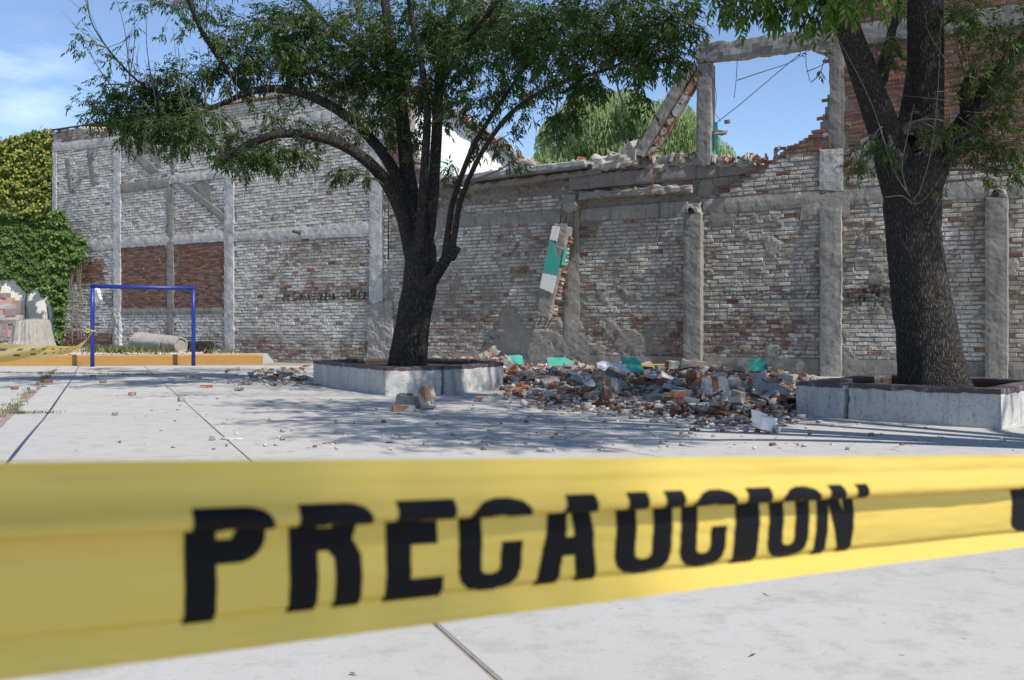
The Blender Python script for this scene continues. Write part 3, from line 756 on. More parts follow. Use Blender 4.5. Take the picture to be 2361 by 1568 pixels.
wire([(898, 250, .06), (899, 450, .06), (899, 600, .06)], .022, M_RUST, 'drain_pipe')
o = link('loose_lump', LUMP[1], R); o.location = wl(1673, 281, -.1); o.scale = (.55, .5, .7)
# broken column: rubble stub and bars at the head, hanging painted fragment in front
bar('broken_stub', (1320, 452, .0), (1322, 492, .04), .34, .30, M_RCONC, .09, 61, up=Vector((0, 1, 0)))
for dx in (-16, -2, 14): wire([(1316 + dx, 470, .10), (1314 + dx, 505, .12), (1310 + dx, 530, .12)], .008)
frag = empty('column_fragment'); frag.parent = None
tag(frag, 'broken column fragment painted teal and white hanging against the wall', 'concrete fragment')
def P3(px, py, v): u, z = wp(px, py, v); return wworld(u, v, z)
T_, B_ = P3(1313, 520, .20), P3(1277, 731, .36)
frag.location = B_; ax = (T_ - B_); Lf = ax.length; ax.normalize(); side = Vector((WR.x, WR.y, 0)); side = (side - ax * side.dot(ax)).normalized(); fr = ax.cross(side) * -1
if fr.dot(Vector((WN.x, WN.y, 0))) < 0: fr = -fr
MF = Matrix((side, ax.cross(side), ax)).transposed()
frag.rotation_euler = MF.to_euler(); frag.scale = (1.42, 1.1, 1.0)
def strip(name, x0, x1, y0, y1, z0, z1, m, amp=.012, seed=0, jag=0.0, cell=.05):
    # box with its long axis z; jag = raggedness of both ends
    V, Fc = rough_bar((0, 0, 0), (0, 0, z1 - z0), x1 - x0, y1 - y0, cell, amp, seed, Vector((0, 1, 0)))
    V = [Vector((v[0] + (x0 + x1) / 2, v[1] + (y0 + y1) / 2, v[2] + z0)) for v in V]
    return obj(name, mesh(name, V, Fc, m), frag)
strip('concrete_core', -.165, .12, -.13, .13, 0, Lf, M_CONC, .010, 2)
def sheet(name, x0, x1, z0, z1, y, m, skew=0, top=None, bot=None):
    n = 14; V = []; Fc = []
    for i in range(n + 1):
        x = lerp(x0, x1, i / n); zt = z1 + skew * (i / n) + fbm((i * .55, 3, z1)) * .025; zb = z0 + skew * (i / n) + fbm((i * .5, 8, z0)) * .025
        if top: zt -= top(i / n)
        if bot: zb -= bot(i / n)
        V += [(x, y, zb), (x, y, zt), (x, y - .016, zb), (x, y - .016, zt)]
    for i in range(n):
        a = 4 * i; b = a + 4; Fc += [(a, a + 1, b + 1, b), (a + 2, b + 2, b + 3, a + 3), (a + 1, a + 3, b + 3, b + 1), (a, b, b + 2, a + 2)]
    Fc += [(0, 2, 3, 1), (4 * n, 4 * n + 1, 4 * n + 3, 4 * n + 2)]
    return obj(name, mesh(name, V, Fc, m), frag)
fy = -.140
sheet('teal_plaster', -.175, .11, Lf * .46, Lf * .80, fy, M_TEAL, 0, lambda t: .36 * sstep(.25, .8, t))
sheet('white_plaster', -.175, .10, Lf * .29, Lf * .455, fy, M_WHITEP, 0, None, lambda t: .06 * t)
sheet('grey_plaster', -.175, -.03, Lf * .82, Lf * .97, fy, M_WHITEP, 0)
ts = sheet('teal_return', -.14, -.02, Lf * .58, Lf * .76, 0, M_TEAL); ts.rotation_euler = (0, 0, math.radians(90)); ts.location = (.130, 0, 0)
for i in range(int(Lf / .095)):
    V, Fc = box_local(.06 + rs2.uniform(-.01, .02), .155 + rs2.uniform(-.035, .015), -.03, .12 + rs2.uniform(-.02, .02), .1 + i * .092, .1 + i * .092 + .068, .008, rs2)
    if .1 + i * .092 < Lf - .25: obj('brick', mesh('brick', V, Fc, M_RBRICK), frag)
for dx in (-.10, .02, .09): tube([(dx, .05, .02), (dx - .03, .05, -.12), (dx - .07, .06, -.27)], .007, M_RUST, 'bent_bar', frag, 5)
for dx in (-.09, .0, .09): tube([(dx, -.05, Lf - .05), (dx + .02, -.08, Lf + .18), (dx + .05, -.16, Lf + .36)], .008, M_RUST, 'bent_bar', frag, 5)
# tile drain stub sticking out at the top left of the tall wall and small pipe in its beam
Wl = walls[0]
tube([wl(247, 300, .02), wl(232, 299, .35), wl(222, 298, .6)], .10, M_RBRICK, 'clay_pipe', Wl, 10); tube([wl(694, 537, 0), wl(689, 533, .25)], .045, M_RUST, 'clay_pipe', Wl, 8)
# top bar of the tall wall
tube([wl(121, 300, .03), wl(275, 277, .03), wl(500, 244, .03), wl(930, 182, .03)], .03, M_RUST, 'roof_bar', Wl, 6)
# plaster smears at the foot of the tall wall
for c, m in (([(264, 712), (280, 712), (282, 800), (268, 802)], M_CONCW), ([(216, 668), (228, 664), (236, 690), (224, 706)], M_WHITEP), ([(850, 700), (905, 690), (915, 836), (846, 838)], M_PLAST)):
    V, Fc = rough_quad(uz(c, .06), .065, -.02, .05, .03, .09, c[0][0]); obj('plaster_patch', mesh('plaster_patch', V, Fc, m), Wl)

# ================================================================== LEFT SIDE: kerb, bed, creeper wall, stump, log, goal
KA, KB = Vector(gp(62, 844)), Vector(gp(606, 840)); kd = (KB - KA).normalized(); KL = KA - kd * 16; kn = Vector((-kd.y, kd.x))
KH = .285
kp = [KL + kd * t for t in np.linspace(0, (KB - KL).length, 70)]
V = []; Fc = []
prof = [(0, -.03), (0, KH - .03), (.03, KH), (.21, KH), (.24, KH - .03), (.24, -.03)]
for i, p in enumerate(kp):
    for (a, z) in prof:
        q = p + kn * a; f = .008 * fbm((q.x * 2, q.y * 2, z * 3)); tz = 0 if i < len(kp) - 2 else -.02 * (i - len(kp) + 2)
        V.append((q.x, q.y - f, z + (f + tz if z > 0 else 0)))
m = len(prof)
for i in range(len(kp) - 1):
    for j in range(m - 1): a = i * m + j; Fc.append((a, a + m, a + m + 1, a + 1))
Fc.append(tuple(range((len(kp) - 1) * m, len(kp) * m))[::-1]); Fc.append(tuple(range(m)))
kerb = obj('kerb', mesh('kerb', V, Fc, M_ORANGE), label='low ochre painted kerb along the court behind the goal', cat='kerb')
IVY_Y = 35.6
corner = Vector((WO.x, WO.y))
# gravel bed between kerb, wall and creeper wall
bm = bmesh.new(); NX, NY = 90, 34; grid = {}
for i in range(NX + 1):
    for j in range(NY + 1):
        x = lerp(-34, KB.x - .05, i / NX); yk = KA.y + (x - KA.x) * kd.y / kd.x + .2; ywall = WO.y + (x - WO.x) * WR.y / WR.x + .1 if x > corner.x else IVY_Y + .2
        y = lerp(yk, max(yk + .05, ywall), j / NY)
        grid[i, j] = bm.verts.new((x, y, .255 + .03 * fbm((x * .8, y * .8, 0)) + .02 * fbm((x * 5, y * 5, 1)) if i < NX else -.05))
for i in range(NX):
    for j in range(NY): bm.faces.new((grid[i, j], grid[i + 1, j], grid[i + 1, j + 1], grid[i, j + 1]))
me = bpy.data.meshes.new('gravel_bed'); bm.to_mesh(me); bm.free(); me.materials.append(M_GRAVEL); obj('gravel_bed', me, kind='structure')
# cream rendered boundary wall carrying the creeper
bw = empty('boundary_wall', (corner.x, IVY_Y, 0)); tag(bw, 'sunlit cream boundary wall half hidden by creeper behind the tree stump', 'wall')
V, Fc = box_local(-18, .25, .0, .3, -.1, 7.7); obj('render', mesh('render', V, Fc, M_CREAM), bw)
for pts in ([(108, 700), (112, 735), (118, 742), (128, 725), (134, 745)], [(60, 706), (64, 730), (70, 745)]):
    P = [at(a, b, IVY_Y - .012) - bw.location for a, b in pts]; tube(P, .012, M_DIRT, 'crack', bw, 4)
def leaves_np(name, P, D, Nn, Ln, Wd, lv, m, parent=None, **kw):
    """n pointed leaflets folded along the midrib"""
    D = D / np.linalg.norm(D, axis=1, keepdims=True); S = np.cross(D, Nn); S /= (np.linalg.norm(S, axis=1, keepdims=True) + 1e-9); N2 = np.cross(S, D)
    Ln = Ln[:, None]; Wd = Wd[:, None]
    b = P; l = P + D * Ln * .42 + S * Wd * .5 + N2 * Wd * .16; r = P + D * Ln * .42 - S * Wd * .5 + N2 * Wd * .16; t = P + D * Ln - N2 * Ln * .08
    V = np.stack([b, r, t, l], 1).reshape(-1, 3); i = np.arange(len(P))[:, None] * 4
    T = np.concatenate([i + np.array([[0, 1, 2]]), i + np.array([[0, 2, 3]])], 1).reshape(-1, 3)
    me = np_mesh(name, V, None, T, m, {'lv': ('POINT', np.repeat(lv, 4))})
    return obj(name, me, parent, **kw)
def nrm(a): return a / (np.linalg.norm(a, axis=1, keepdims=True) + 1e-9)
def creeper(name, label, poly, n, dens, m, size, depth, flowers=0, IVY_Y=IVY_Y):
    """poly in pixels on the boundary wall; leaves stacked outwards from it"""
    pts = []; xs = [p[0] for p in poly]; ys = [p[1] for p in poly]
    def inside(x, y):
        c = False; j = len(poly) - 1
        for i in range(len(poly)):
            if (poly[i][1] > y) != (poly[j][1] > y) and x < (poly[j][0] - poly[i][0]) * (y - poly[i][1]) / (poly[j][1] - poly[i][1]) + poly[i][0]: c = not c
            j = i
        return c
    r = random.Random(len(poly) * 7 + n)
    root = empty(name, (at(60, 500, IVY_Y).x, IVY_Y - .1, .27)); tag(root, label, 'climbing plant', kind=None)
    out = []; wz = []
    while len(out) < n:
        x, y = r.uniform(min(xs), max(xs)), r.uniform(min(ys), max(ys)); jx, jy = x + r.gauss(0, 2.5), y + r.gauss(0, 2.5)
        if not inside(jx, jy): continue
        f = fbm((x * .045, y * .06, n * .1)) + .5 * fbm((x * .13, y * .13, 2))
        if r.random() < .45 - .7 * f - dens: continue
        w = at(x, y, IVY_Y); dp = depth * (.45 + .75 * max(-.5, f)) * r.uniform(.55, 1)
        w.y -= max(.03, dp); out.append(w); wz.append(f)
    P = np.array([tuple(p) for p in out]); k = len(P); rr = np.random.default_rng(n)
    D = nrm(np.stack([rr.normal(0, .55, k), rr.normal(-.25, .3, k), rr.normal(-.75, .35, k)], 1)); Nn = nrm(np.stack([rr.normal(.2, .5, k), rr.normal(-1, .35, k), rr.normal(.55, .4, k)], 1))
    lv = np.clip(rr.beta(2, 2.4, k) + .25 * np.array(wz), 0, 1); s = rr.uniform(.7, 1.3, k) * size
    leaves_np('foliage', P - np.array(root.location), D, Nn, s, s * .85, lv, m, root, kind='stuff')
    if flowers:
        idx = rr.choice(k, flowers, replace=False); Pf = P[idx] + np.array([0, -.10, .02]) + rr.normal(0, .05, (flowers, 3)); PP = []; DD = []; NN = []
        for q in range(5):
            an = q / 5 * 2 * math.pi + rr.uniform(0, 1, flowers); DD.append(np.stack([np.cos(an), np.full(flowers, -.25), np.sin(an)], 1)); PP.append(Pf); NN.append(np.tile([[.2, -1, .3]], (flowers, 1)))
        PP = np.concatenate(PP) - np.array(root.location); leaves_np('flowers', PP, nrm(np.concatenate(DD)), np.concatenate(NN).astype(float), np.full(len(PP), .046), np.full(len(PP), .04), rr.random(len(PP)), M_FLOWER, root, kind='stuff')
    # woody stems
    bmV = []; bmF = []
    for i in range(14):
        x = r.uniform(min(xs) + 8, max(xs) - 8); y0 = max(ys) - 6 if inside(x, max(ys) - 8) else r.uniform(lerp(min(ys), max(ys), .5), max(ys)); P_ = [at(x + r.gauss(0, 3), lerp(y0, min(ys) + 30, t), IVY_Y - .05 - .05 * r.random()) - root.location for t in np.linspace(0, 1, 8)]
        Vv, Ff = tube_arr(P_, [.02 - .014 * t for t in np.linspace(0, 1, 8)], 5); o_ = len(bmV); bmV += Vv; bmF += [tuple(q + o_ for q in f) for f in Ff]
    obj('stems', mesh('stems', bmV, bmF, M_TWIG), root, kind='stuff')
    return root
creeper('flowering_creeper', 'creeper thick with small yellow flowers hanging from the top of the cream wall', [(-230, 330), (-100, 326), (0, 322), (60, 312), (100, 300), (128, 298), (128, 330), (126, 420), (124, 500), (60, 498), (-20, 492), (-230, 500)], 15000, .25, M_IVY2, .115, .35, 650)
creeper('ivy', 'dense dark green ivy covering the middle of the cream wall above the stump', [(-230, 480), (-20, 484), (40, 486), (118, 490), (142, 486), (150, 500), (160, 530), (186, 545), (198, 560), (196, 590), (180, 612), (165, 622), (160, 640), (158, 670), (156, 700), (150, 730), (144, 770), (138, 795), (130, 796), (134, 760), (128, 715), (116, 672), (108, 656), (100, 680), (92, 664), (80, 654), (66, 670), (50, 654), (46, 646), (30, 640), (-230, 640)], 17000, .30, M_IVY, .125, .16)
creeper('ivy', 'narrow ivy strip with yellow blossom spilling round the corner onto the tall brick wall', [(118, 486), (142, 484), (152, 488), (158, 520), (178, 545), (198, 552), (200, 575), (192, 600), (172, 616), (160, 622), (158, 660), (156, 700), (150, 735), (145, 775), (138, 797), (131, 797), (134, 760), (130, 715), (122, 690), (118, 600)], 4600, .3, M_IVY, .125, .34, 15, 34.0)
# rough stone wall at the far left
sw = empty('stone_wall', at(20, 806, 33.6)); tag(sw, 'rough rubble stone wall with ragged end standing beside the tree stump', 'wall')
r = random.Random(4); zz = 0.0; yw = 33.6; base = sw.location.copy(); base.z = .2; sw.location = base
V, Fc = box_local(-9, .15, .06, .5, 0, 1.75); obj('core', mesh('core', V, Fc, M_DIRT), sw)
while zz < 2.15:
    h = r.uniform(.13, .24); edge = interp(zz, [(0, .36), (.6, .40), (1.1, .40), (1.45, .2), (1.9, -.05), (2.3, -.3)]); x = edge
    while x > -9:
        w = r.uniform(.2, .48)
        if len(sw.children) < 290:
            me = lump_mesh('stone', (w * .97, .3, h * .96), M_STONE[r.randrange(4)], r.randrange(9999), .13)
            o = link('stone', me, sw); o.location = (x - w / 2, .02 + r.uniform(-.03, .03), zz + h / 2); o.rotation_euler = (r.uniform(-.05, .05), r.uniform(-.06, .06), r.uniform(-.05, .05)); o.scale = (1.12, 1.2, 1.12)
        x -= w
    zz += h * .96
# tree stump
def rot_solid(name, prof, seg, fn, m, parent=None, cap=None):
    V = []; Fc = []
    for r_, z in prof:
        for i in range(seg):
            a = i / seg * 2 * math.pi; rr_, dz = fn(a, z, r_); V.append((math.cos(a) * rr_, math.sin(a) * rr_, z + dz))
    for k in range(len(prof) - 1):
        for i in range(seg): Fc.append((k * seg + i, k * seg + (i + 1) % seg, (k + 1) * seg + (i + 1) % seg, (k + 1) * seg + i))
    Fc.append(tuple(range((len(prof) - 1) * seg, len(prof) * seg)))
    return obj(name, mesh(name, V, Fc, m), parent)
sY = 31.2; sp = at(74, 806, sY); st = empty('tree_stump', (sp.x, sp.y, .22)); tag(st, 'pale weathered tree stump with flared foot in front of the creeper wall', 'tree stump')
ridg = lambda a, z, r_: (r_ * (1 + .035 * math.sin(a * 9 + z * 1.3) + .05 * fbm((math.cos(a) * 2, math.sin(a) * 2, z * .5)) + .018 * math.sin(a * 31 + 3 * z)), .05 * math.cos(a * 1.0 + .6) * (z > .9))
rot_solid('trunk', [(.92, -.05), (.82, .05), (.70, .2), (.62, .4), (.57, .65), (.53, .88), (.505, .97), (.49, 1.0)], 96, ridg, M_STUMP, st)
M_CUT = simple('cut_wood', (.20, .235, .22), .9, .7, 7, (.10, .11, .10)); cutm = rot_solid('cut_face', [(.47, 1.0), (.46, 1.03), (.25, 1.045), (.02, 1.05)], 60, ridg, M_CUT, st)
# fallen log, split in two lengths
lg = empty('fallen_log', at(375, 815, 29.6)); lg.location.z = .24; tag(lg, 'pale bark-free log lying sawn across behind the ochre kerb', 'log')
A_, B_ = at(318, 800, 29.9), at(418, 803, 28.9)
def logpiece(a, b, r0, r1, name):
    n = 14; V = []; Fc = []; d = (b - a); seg = 40; dn = d.normalized(); s_ = dn.cross(Vector((0, 0, 1))).normalized(); u_ = s_.cross(dn)
    for i in range(n + 1):
        t = i / n; c = a + d * t; rr_ = lerp(r0, r1, t)
        for j in range(seg):
            an = j / seg * 2 * math.pi; f = rr_ * (1 + .03 * math.sin(an * 5 + t) + .04 * fbm((math.cos(an) * 2, math.sin(an) * 2, t * 3)))
            V.append(c + (s_ * math.cos(an) + u_ * math.sin(an)) * f - lg.location)
    for i in range(n):
        for j in range(seg): Fc.append((i * seg + j, i * seg + (j + 1) % seg, (i + 1) * seg + (j + 1) % seg, (i + 1) * seg + j))
    Fc.append(tuple(range(seg))[::-1]); 
    # hollow dark end
    b0 = len(V)
    for k_, (f_, t_) in enumerate(((.82, 1.0), (.74, .93))):
        for j in range(seg): V.append((V[n * seg + j] + lg.location - b) * f_ + a + d * t_ - lg.location)
    for j in range(seg):
        Fc.append((n * seg + j, n * seg + (j + 1) % seg, b0 + (j + 1) % seg, b0 + j)); Fc.append((b0 + j, b0 + (j + 1) % seg, b0 + seg + (j + 1) % seg, b0 + seg + j))
    Fc.append(tuple(range(b0 + seg, b0 + 2 * seg))); return obj(name, mesh(name, V, Fc, M_STUMP), lg)
A_.z = .27 + .30; B_.z = .27 + .24
logpiece(A_, A_.lerp(B_, .68), .31, .27, 'log_section'); logpiece(A_.lerp(B_, .70), B_, .265, .24, 'log_section')
C_ = at(462, 806, 29.5); C_.z = .43; lg2 = empty('log_offcut', (C_.x, C_.y, .24)); tag(lg2, 'short dark log offcut lying beside the fallen log', 'log')
V, Fc = rough_bar((-.35, .15, .2), (.3, -.1, .18), .36, .36, .08, .03, 3); obj('wood', mesh('wood', V, Fc, M_BARK), lg2)
# blue goal frame
G0, G1 = gp(213, 845.5), gp(446, 843.5); gh0 = 2.10
goal = empty('goal_frame', ((G0[0] + G1[0]) / 2, (G0[1] + G1[1]) / 2, 0)); tag(goal, 'blue tubular steel goal frame standing at the ochre kerb', 'goal')
gr = .052
for q in (G0, G1):
    p = Vector((q[0], q[1], 0)) - goal.location; tube([p + Vector((0, 0, z)) for z in (-.02, .7, 1.4, gh0 - gr)], gr, M_BLUE, 'post', goal, 16)
p, q = Vector((*G0, gh0)) - goal.location, Vector((*G1, gh0 - .03)) - goal.location; dd = (q - p).normalized() * gr; tube([p - dd, p.lerp(q, .5) - Vector((0, 0, .012)), q + dd], gr, M_BLUE, 'crossbar', goal, 16)

# ================================================================== PLANTERS
def planter(name, poly, H, th, label, cracks):
    """ring of short wall lengths (sections) with a painted rim on top, soil inside"""
    c = sum((Vector(p) for p in poly), Vector((0, 0))) / len(poly); root = empty(name, (c.x, c.y, 0)); tag(root, label, 'planter')
    n = len(poly); P = [Vector(p) for p in poly]
    def inner(d):
        out = []
        for i in range(n):
            a, b, e = P[i - 1], P[i], P[(i + 1) % n]; d1 = (b - a).normalized(); d2 = (e - b).normalized(); n1 = Vector((-d1.y, d1.x)); n2 = Vector((-d2.y, d2.x))
            if n1.dot(c - b) < 0: n1 = -n1
            if n2.dot(c - b) < 0: n2 = -n2
            bis = (n1 + n2).normalized(); out.append(b + bis * d / max(.3, bis.dot(n1)))
        return out
    I = inner(th)
    for i in range(n):
        a, b, ia, ib = P[i], P[(i + 1) % n], I[i], I[(i + 1) % n]; L_ = (b - a).length
        cuts = [0.0] + [t for (k_, t) in cracks if k_ == i] + [1.0]
        for s in range(len(cuts) - 1):
            t0, t1 = cuts[s], cuts[s + 1]; k_ = max(3, int(L_ * (t1 - t0) / .06)); nz_ = 8; V = []; Fc = []
            g0 = .018 / L_ if t0 > 0 else .0015 / L_; g1 = .018 / L_ if t1 < 1 else .0015 / L_
            def prof(t, w, z, end):
                if end == 0 and t0 > 0: t += abs(fbm((z * 7, 3, i))) * .06 / L_ + .010 / L_
                if end == 1 and t1 < 1: t -= (.010 + .0 * z) / L_ - fbm((z * 7, 3.3, i)) * .035 / L_
                return a.lerp(b, t).lerp(ia.lerp(ib, t), w)
            zl = [-.03] + list(np.linspace(.02, H, nz_)); loop = [(0, z) for z in zl] + [(w, H) for w in (.33, .66, 1)] + [(1, -.03)]; m_ = len(loop)
            for j in range(k_ + 1):
                t = lerp(t0 + g0, t1 - g1, j / k_)
                for (w, z) in loop:
                    q = prof(t, w, z, 0 if j == 0 else 1 if j == k_ else -1)
                    f = .010 * fbm((q.x * 3, q.y * 3, z * 3)) + .005 * fbm((q.x * 13, q.y * 13, z * 13)); nn = (q - c).normalized()
                    edge = -.012 if (abs(z - H) < 1e-4 and w == 0) else 0
                    low = -.03 * max(0, fbm((q.x * 5, q.y * 5, 2))) if z == .02 else 0
                    q = q + nn * ((f + edge + low) * (1 if w < .5 else -.4)); V.append((q.x - c.x, q.y - c.y, z + (.006 * fbm((q.x * 4, q.y * 4, 8)) if z > .3 else 0)))
            for j in range(k_):
                for l in range(m_ - 1): x = j * m_ + l; Fc.append((x, x + m_, x + m_ + 1, x + 1))
            Fc.append(tuple(range(m_))); Fc.append(tuple(range(k_ * m_, (k_ + 1) * m_))[::-1])
            me = mesh('wall_section', V, Fc, M_PLANTER); me.materials.append(M_SOIL); me.polygons.foreach_set('material_index', [1 if (q % (m_ - 1) >= m_ - 2 and q < k_ * (m_ - 1)) else 0 for q in range(len(Fc))]); o_ = obj('wall_section', me, root)
            # painted rim: thin cap whose lower edge drips unevenly
            V = []; Fc = []
            for j in range(k_ + 1):
                t = lerp(t0 + g0, t1 - g1, j / k_); e = 0 if j == 0 else 1 if j == k_ else -1
                drip = .028 + .016 * fbm((t * L_ * 5, i, 1)) + .010 * fbm((t * L_ * 19, i, 2))
                for (w, z) in ((-.05, H - drip), (-.05, H + .012), (.0, H + .022), (1.0, H + .022), (1.05, H + .008), (1.05, H - .03)):
                    q = prof(t, 0 if w < 0 else min(w, 1), H, e); nn = (q - c).normalized(); q = q + nn * (.006 + .010 * fbm((q.x * 3, q.y * 3, H * 3)) if w < 0 else -.006 if w > 1 else 0); V.append((q.x - c.x, q.y - c.y, z + .006 * fbm((q.x * 4, q.y * 4, 8))))
            for j in range(k_):
                for l in range(5): x = j * 6 + l; Fc.append((x, x + 6, x + 7, x + 1))
            Fc.append(tuple(range(6))); Fc.append(tuple(range(k_ * 6, k_ * 6 + 6))[::-1]); obj('painted_rim', mesh('painted_rim', V, Fc, M_MAROON), root)
    Sp = inner(th * .8); V = [(p.x - c.x, p.y - c.y, H - .10 + .01 * fbm((p.x, p.y, 1))) for p in Sp] + [(0, 0, H - .03)]
    obj('soil', mesh('soil', V, [(i, (i + 1) % n, n) for i in range(n)], M_SOIL), root); return root
PL1 = [gp(723, 886.5), gp(888, 912), gp(1027, 909), gp(1161, 894), (-.55, 18.9), (-1.6, 19.6), (-2.9, 19.3)]
planter('tree_planter', PL1, .40, .22, 'angular limewashed planter with maroon rim around the many-limbed tree beside the rubble', [(1, .96)])
PL2 = [gp(1835, 958), gp(2308, 990), (6.45, 11.75), (4.95, 13.35)]
planter('tree_planter', PL2, .37, .24, 'square whitewashed planter split by a wide crack around the thick forked tree', [(0, .27), (2, .5)])
# ================================================================== TREES
def smooth_path(P, R_, k=6):
    P = np.array([tuple(p) for p in P]); R_ = np.array(R_); n = len(P); out = []; ro = []
    Q_ = np.vstack([2 * P[0] - P[1], P, 2 * P[-1] - P[-2]])
    for i in range(n - 1):
        p0, p1, p2, p3 = Q_[i], Q_[i + 1], Q_[i + 2], Q_[i + 3]
        for j in range(k):
            t = j / k; out.append(.5 * ((2 * p1) + (-p0 + p2) * t + (2 * p0 - 5 * p1 + 4 * p2 - p3) * t * t + (-p0 + 3 * p1 - 3 * p2 + p3) * t ** 3)); ro.append(lerp(R_[i], R_[i + 1], t))
    out.append(P[-1]); ro.append(R_[-1]); return np.array(out), np.array(ro)
def limb_mesh(P, R_, seg, name, amp=.06, fine=.02, flare=False, seed=0):
    V = []; Fc = []; n = len(P); ref = Vector((1, 0, 0))
    for i in range(n):
        d = Vector(P[min(i + 1, n - 1)] - P[max(i - 1, 0)]).normalized(); a = (ref - d * ref.dot(d)); a = a.normalized() if a.length > 1e-3 else d.orthogonal().normalized(); ref = a; b = d.cross(a); c = Vector(P[i])
        for j in range(seg):
            an = j / seg * 2 * math.pi; q = c + (a * math.cos(an) + b * math.sin(an)) * R_[i]
            f = 1 + amp * fbm((q.x * 2.5 + seed, q.y * 2.5, q.z * 1.2)) + fine * fbm((q.x * 16, q.y * 16, q.z * 5 + seed), 3)
            if flare: f *= 1 + .10 * math.sin(an * 5 + seed) * max(0, 1 - i / (n * .3))
            V.append(c + (q - c) * f)
    for i in range(n - 1):
        for j in range(seg): x = i * seg + j; y = i * seg + (j + 1) % seg; Fc.append((x, y, y + seg, x + seg))
    Fc.append(tuple(range((n - 1) * seg, n * seg))); return mesh(name, V, Fc, M_BARK, True)
def compound(P, D, rr, size=1.0, pairs=3):
    """pinnate leaves: arrays of leaflet base, direction, normal, length, width"""
    n = len(P); D = nrm(D); up = np.tile([[0, 0, 1.]], (n, 1)); S = nrm(np.cross(D, up) + 1e-4); N_ = np.cross(S, D)
    Ls = rr.uniform(.12, .19, n) * size; outP = []; outD = []; outN = []; outL = []
    dn = np.array([[0, 0, -1.]])
    for k in range(pairs):
        t = (.35 + .5 * k / max(1, pairs - 1))
        for s in (-1, 1):
            bp = P + D * (Ls * t)[:, None] + dn * (.12 * Ls * t)[:, None]; dr = nrm(D * .62 + S * s * .75 + dn * rr.uniform(.15, .75, n)[:, None] + rr.normal(0, .16, (n, 3)))
            outP.append(bp); outD.append(dr); outN.append(nrm(N_ + rr.normal(0, .35, (n, 3)))); outL.append(rr.uniform(.062, .098, n) * size)
    outP.append(P + D * Ls[:, None] + dn * (.12 * Ls)[:, None]); outD.append(nrm(D + dn * .45 + rr.normal(0, .15, (n, 3)))); outN.append(nrm(N_ + rr.normal(0, .3, (n, 3)))); outL.append(rr.uniform(.075, .11, n) * size)
    m = 2 * pairs + 1
    return np.concatenate(outP), np.concatenate(outD), np.concatenate(outN), np.concatenate(outL), m
class Tree:
    def __init__(s, name, label, base, leaf, seed):
        s.root = empty(name, base); tag(s.root, label, 'tree'); s.o = np.array(base, dtype=float); s.leaf = leaf; s.sk = []; s.rr = np.random.default_rng(seed); s.r = random.Random(seed)
        s.tw = []; s.LP = []; s.LD = []; s.LV = []
    def limb(s, pts, part='limb', seg=14, k=6, flare=False, amp=.06, leafy=False, build=True):
        P, R_ = smooth_path([p[0] for p in pts], [p[1] for p in pts], k); s.sk.append((P, R_))
        if build: obj(part, limb_mesh(P - s.o, R_, seg, part, amp, .03 if R_[0] > .12 else .015, flare, len(s.sk)), s.root)
        return P
    def twig(s, P, r0, r1): s.tw.append((P, r0, r1))
    def near(s, c, maxr=.2):
        best = None
        for P, R_ in s.sk:
            d = np.linalg.norm(P - c, axis=1) + 1.2 * np.maximum(0, P[:, 2] - c[2] + .2) + 3 * (R_ > maxr); i = int(np.argmin(d))
            if best is None or d[i] < best[0]: best = (d[i], P[i])
        return best[1]
    def cluster(s, c, rad, twigs, lpt, droop=.5, tone=0.0):
        c = np.array(tuple(c), dtype=float); rad = np.array(rad, dtype=float); a = s.near(c); m = (a + c) / 2 + s.rr.normal(0, .12, 3) + np.array([0, 0, .15])
        t = np.linspace(0, 1, 7)[:, None]; B = (1 - t) ** 2 * a + 2 * t * (1 - t) * m + t * t * c; s.twig(B, .022, .008)
        for j in range(twigs):
            q = B[s.r.randrange(2, 7)]; v = s.rr.normal(0, 1, 3); v /= np.linalg.norm(v); e = c + v * rad * s.r.uniform(.35, 1.0) ** .6; e[2] -= .0
            mid_ = (q + e) / 2 + np.array([0, 0, .10 * np.linalg.norm(e - q)]) + s.rr.normal(0, .05, 3); tt = np.linspace(0, 1, 5)[:, None]; T = (1 - tt) ** 2 * q + 2 * tt * (1 - tt) * mid_ + tt * tt * e
            s.twig(T, .006, .0025)
            for l in range(lpt):
                u_ = s.r.uniform(.3, 1.0) if l else 1.0; x = (1 - u_) ** 2 * q + 2 * u_ * (1 - u_) * mid_ + u_ * u_ * e; tan = (e - q) / (np.linalg.norm(e - q) + 1e-6)
                s.LP.append(x); s.LD.append(tan * .55 + s.rr.normal(0, .55, 3) + np.array([0, 0, -droop])); s.LV.append(tone)
    def bare(s, pts, r0, leaves=0, n=5):
        P, _ = smooth_path(pts, [1] * len(pts), n); s.twig(P, r0, .003)
        for l in range(leaves):
            i = s.r.randrange(len(P) // 3, len(P)); s.LP.append(P[i]); s.LD.append(s.rr.normal(0, .6, 3) + np.array([0, 0, -.3])); s.LV.append(.2)
    def finish(s, size=1.0):
        VV = []; QQ = []; o = 0
        for P, r0, r1 in s.tw:
            V, Fc = tube_arr([Vector(p) for p in P - s.o], list(np.linspace(r0, r1, len(P))), 4); VV.append(np.array([tuple(v) for v in V])); QQ.append(np.array([f for f in Fc if len(f) == 4][:-2] or [Fc[0]]) + o); o += len(V)
        obj('twigs', np_mesh('twigs', np.concatenate(VV), np.concatenate(QQ), None, M_TWIG), s.root, kind='stuff')
        P = np.array(s.LP); D = np.array(s.LD); cP, cD, cN, cL, m = compound(P, D, s.rr, size)
        lv = np.clip(np.tile(s.rr.beta(2, 3, len(P)) + np.array(s.LV), m) + s.rr.normal(0, .08, len(P) * m), 0, 1)
        leaves_np('crown', cP - s.o, cD, cN, cL, cL * s.rr.uniform(.26, .36, len(cL)), lv, s.leaf, s.root, kind='stuff')
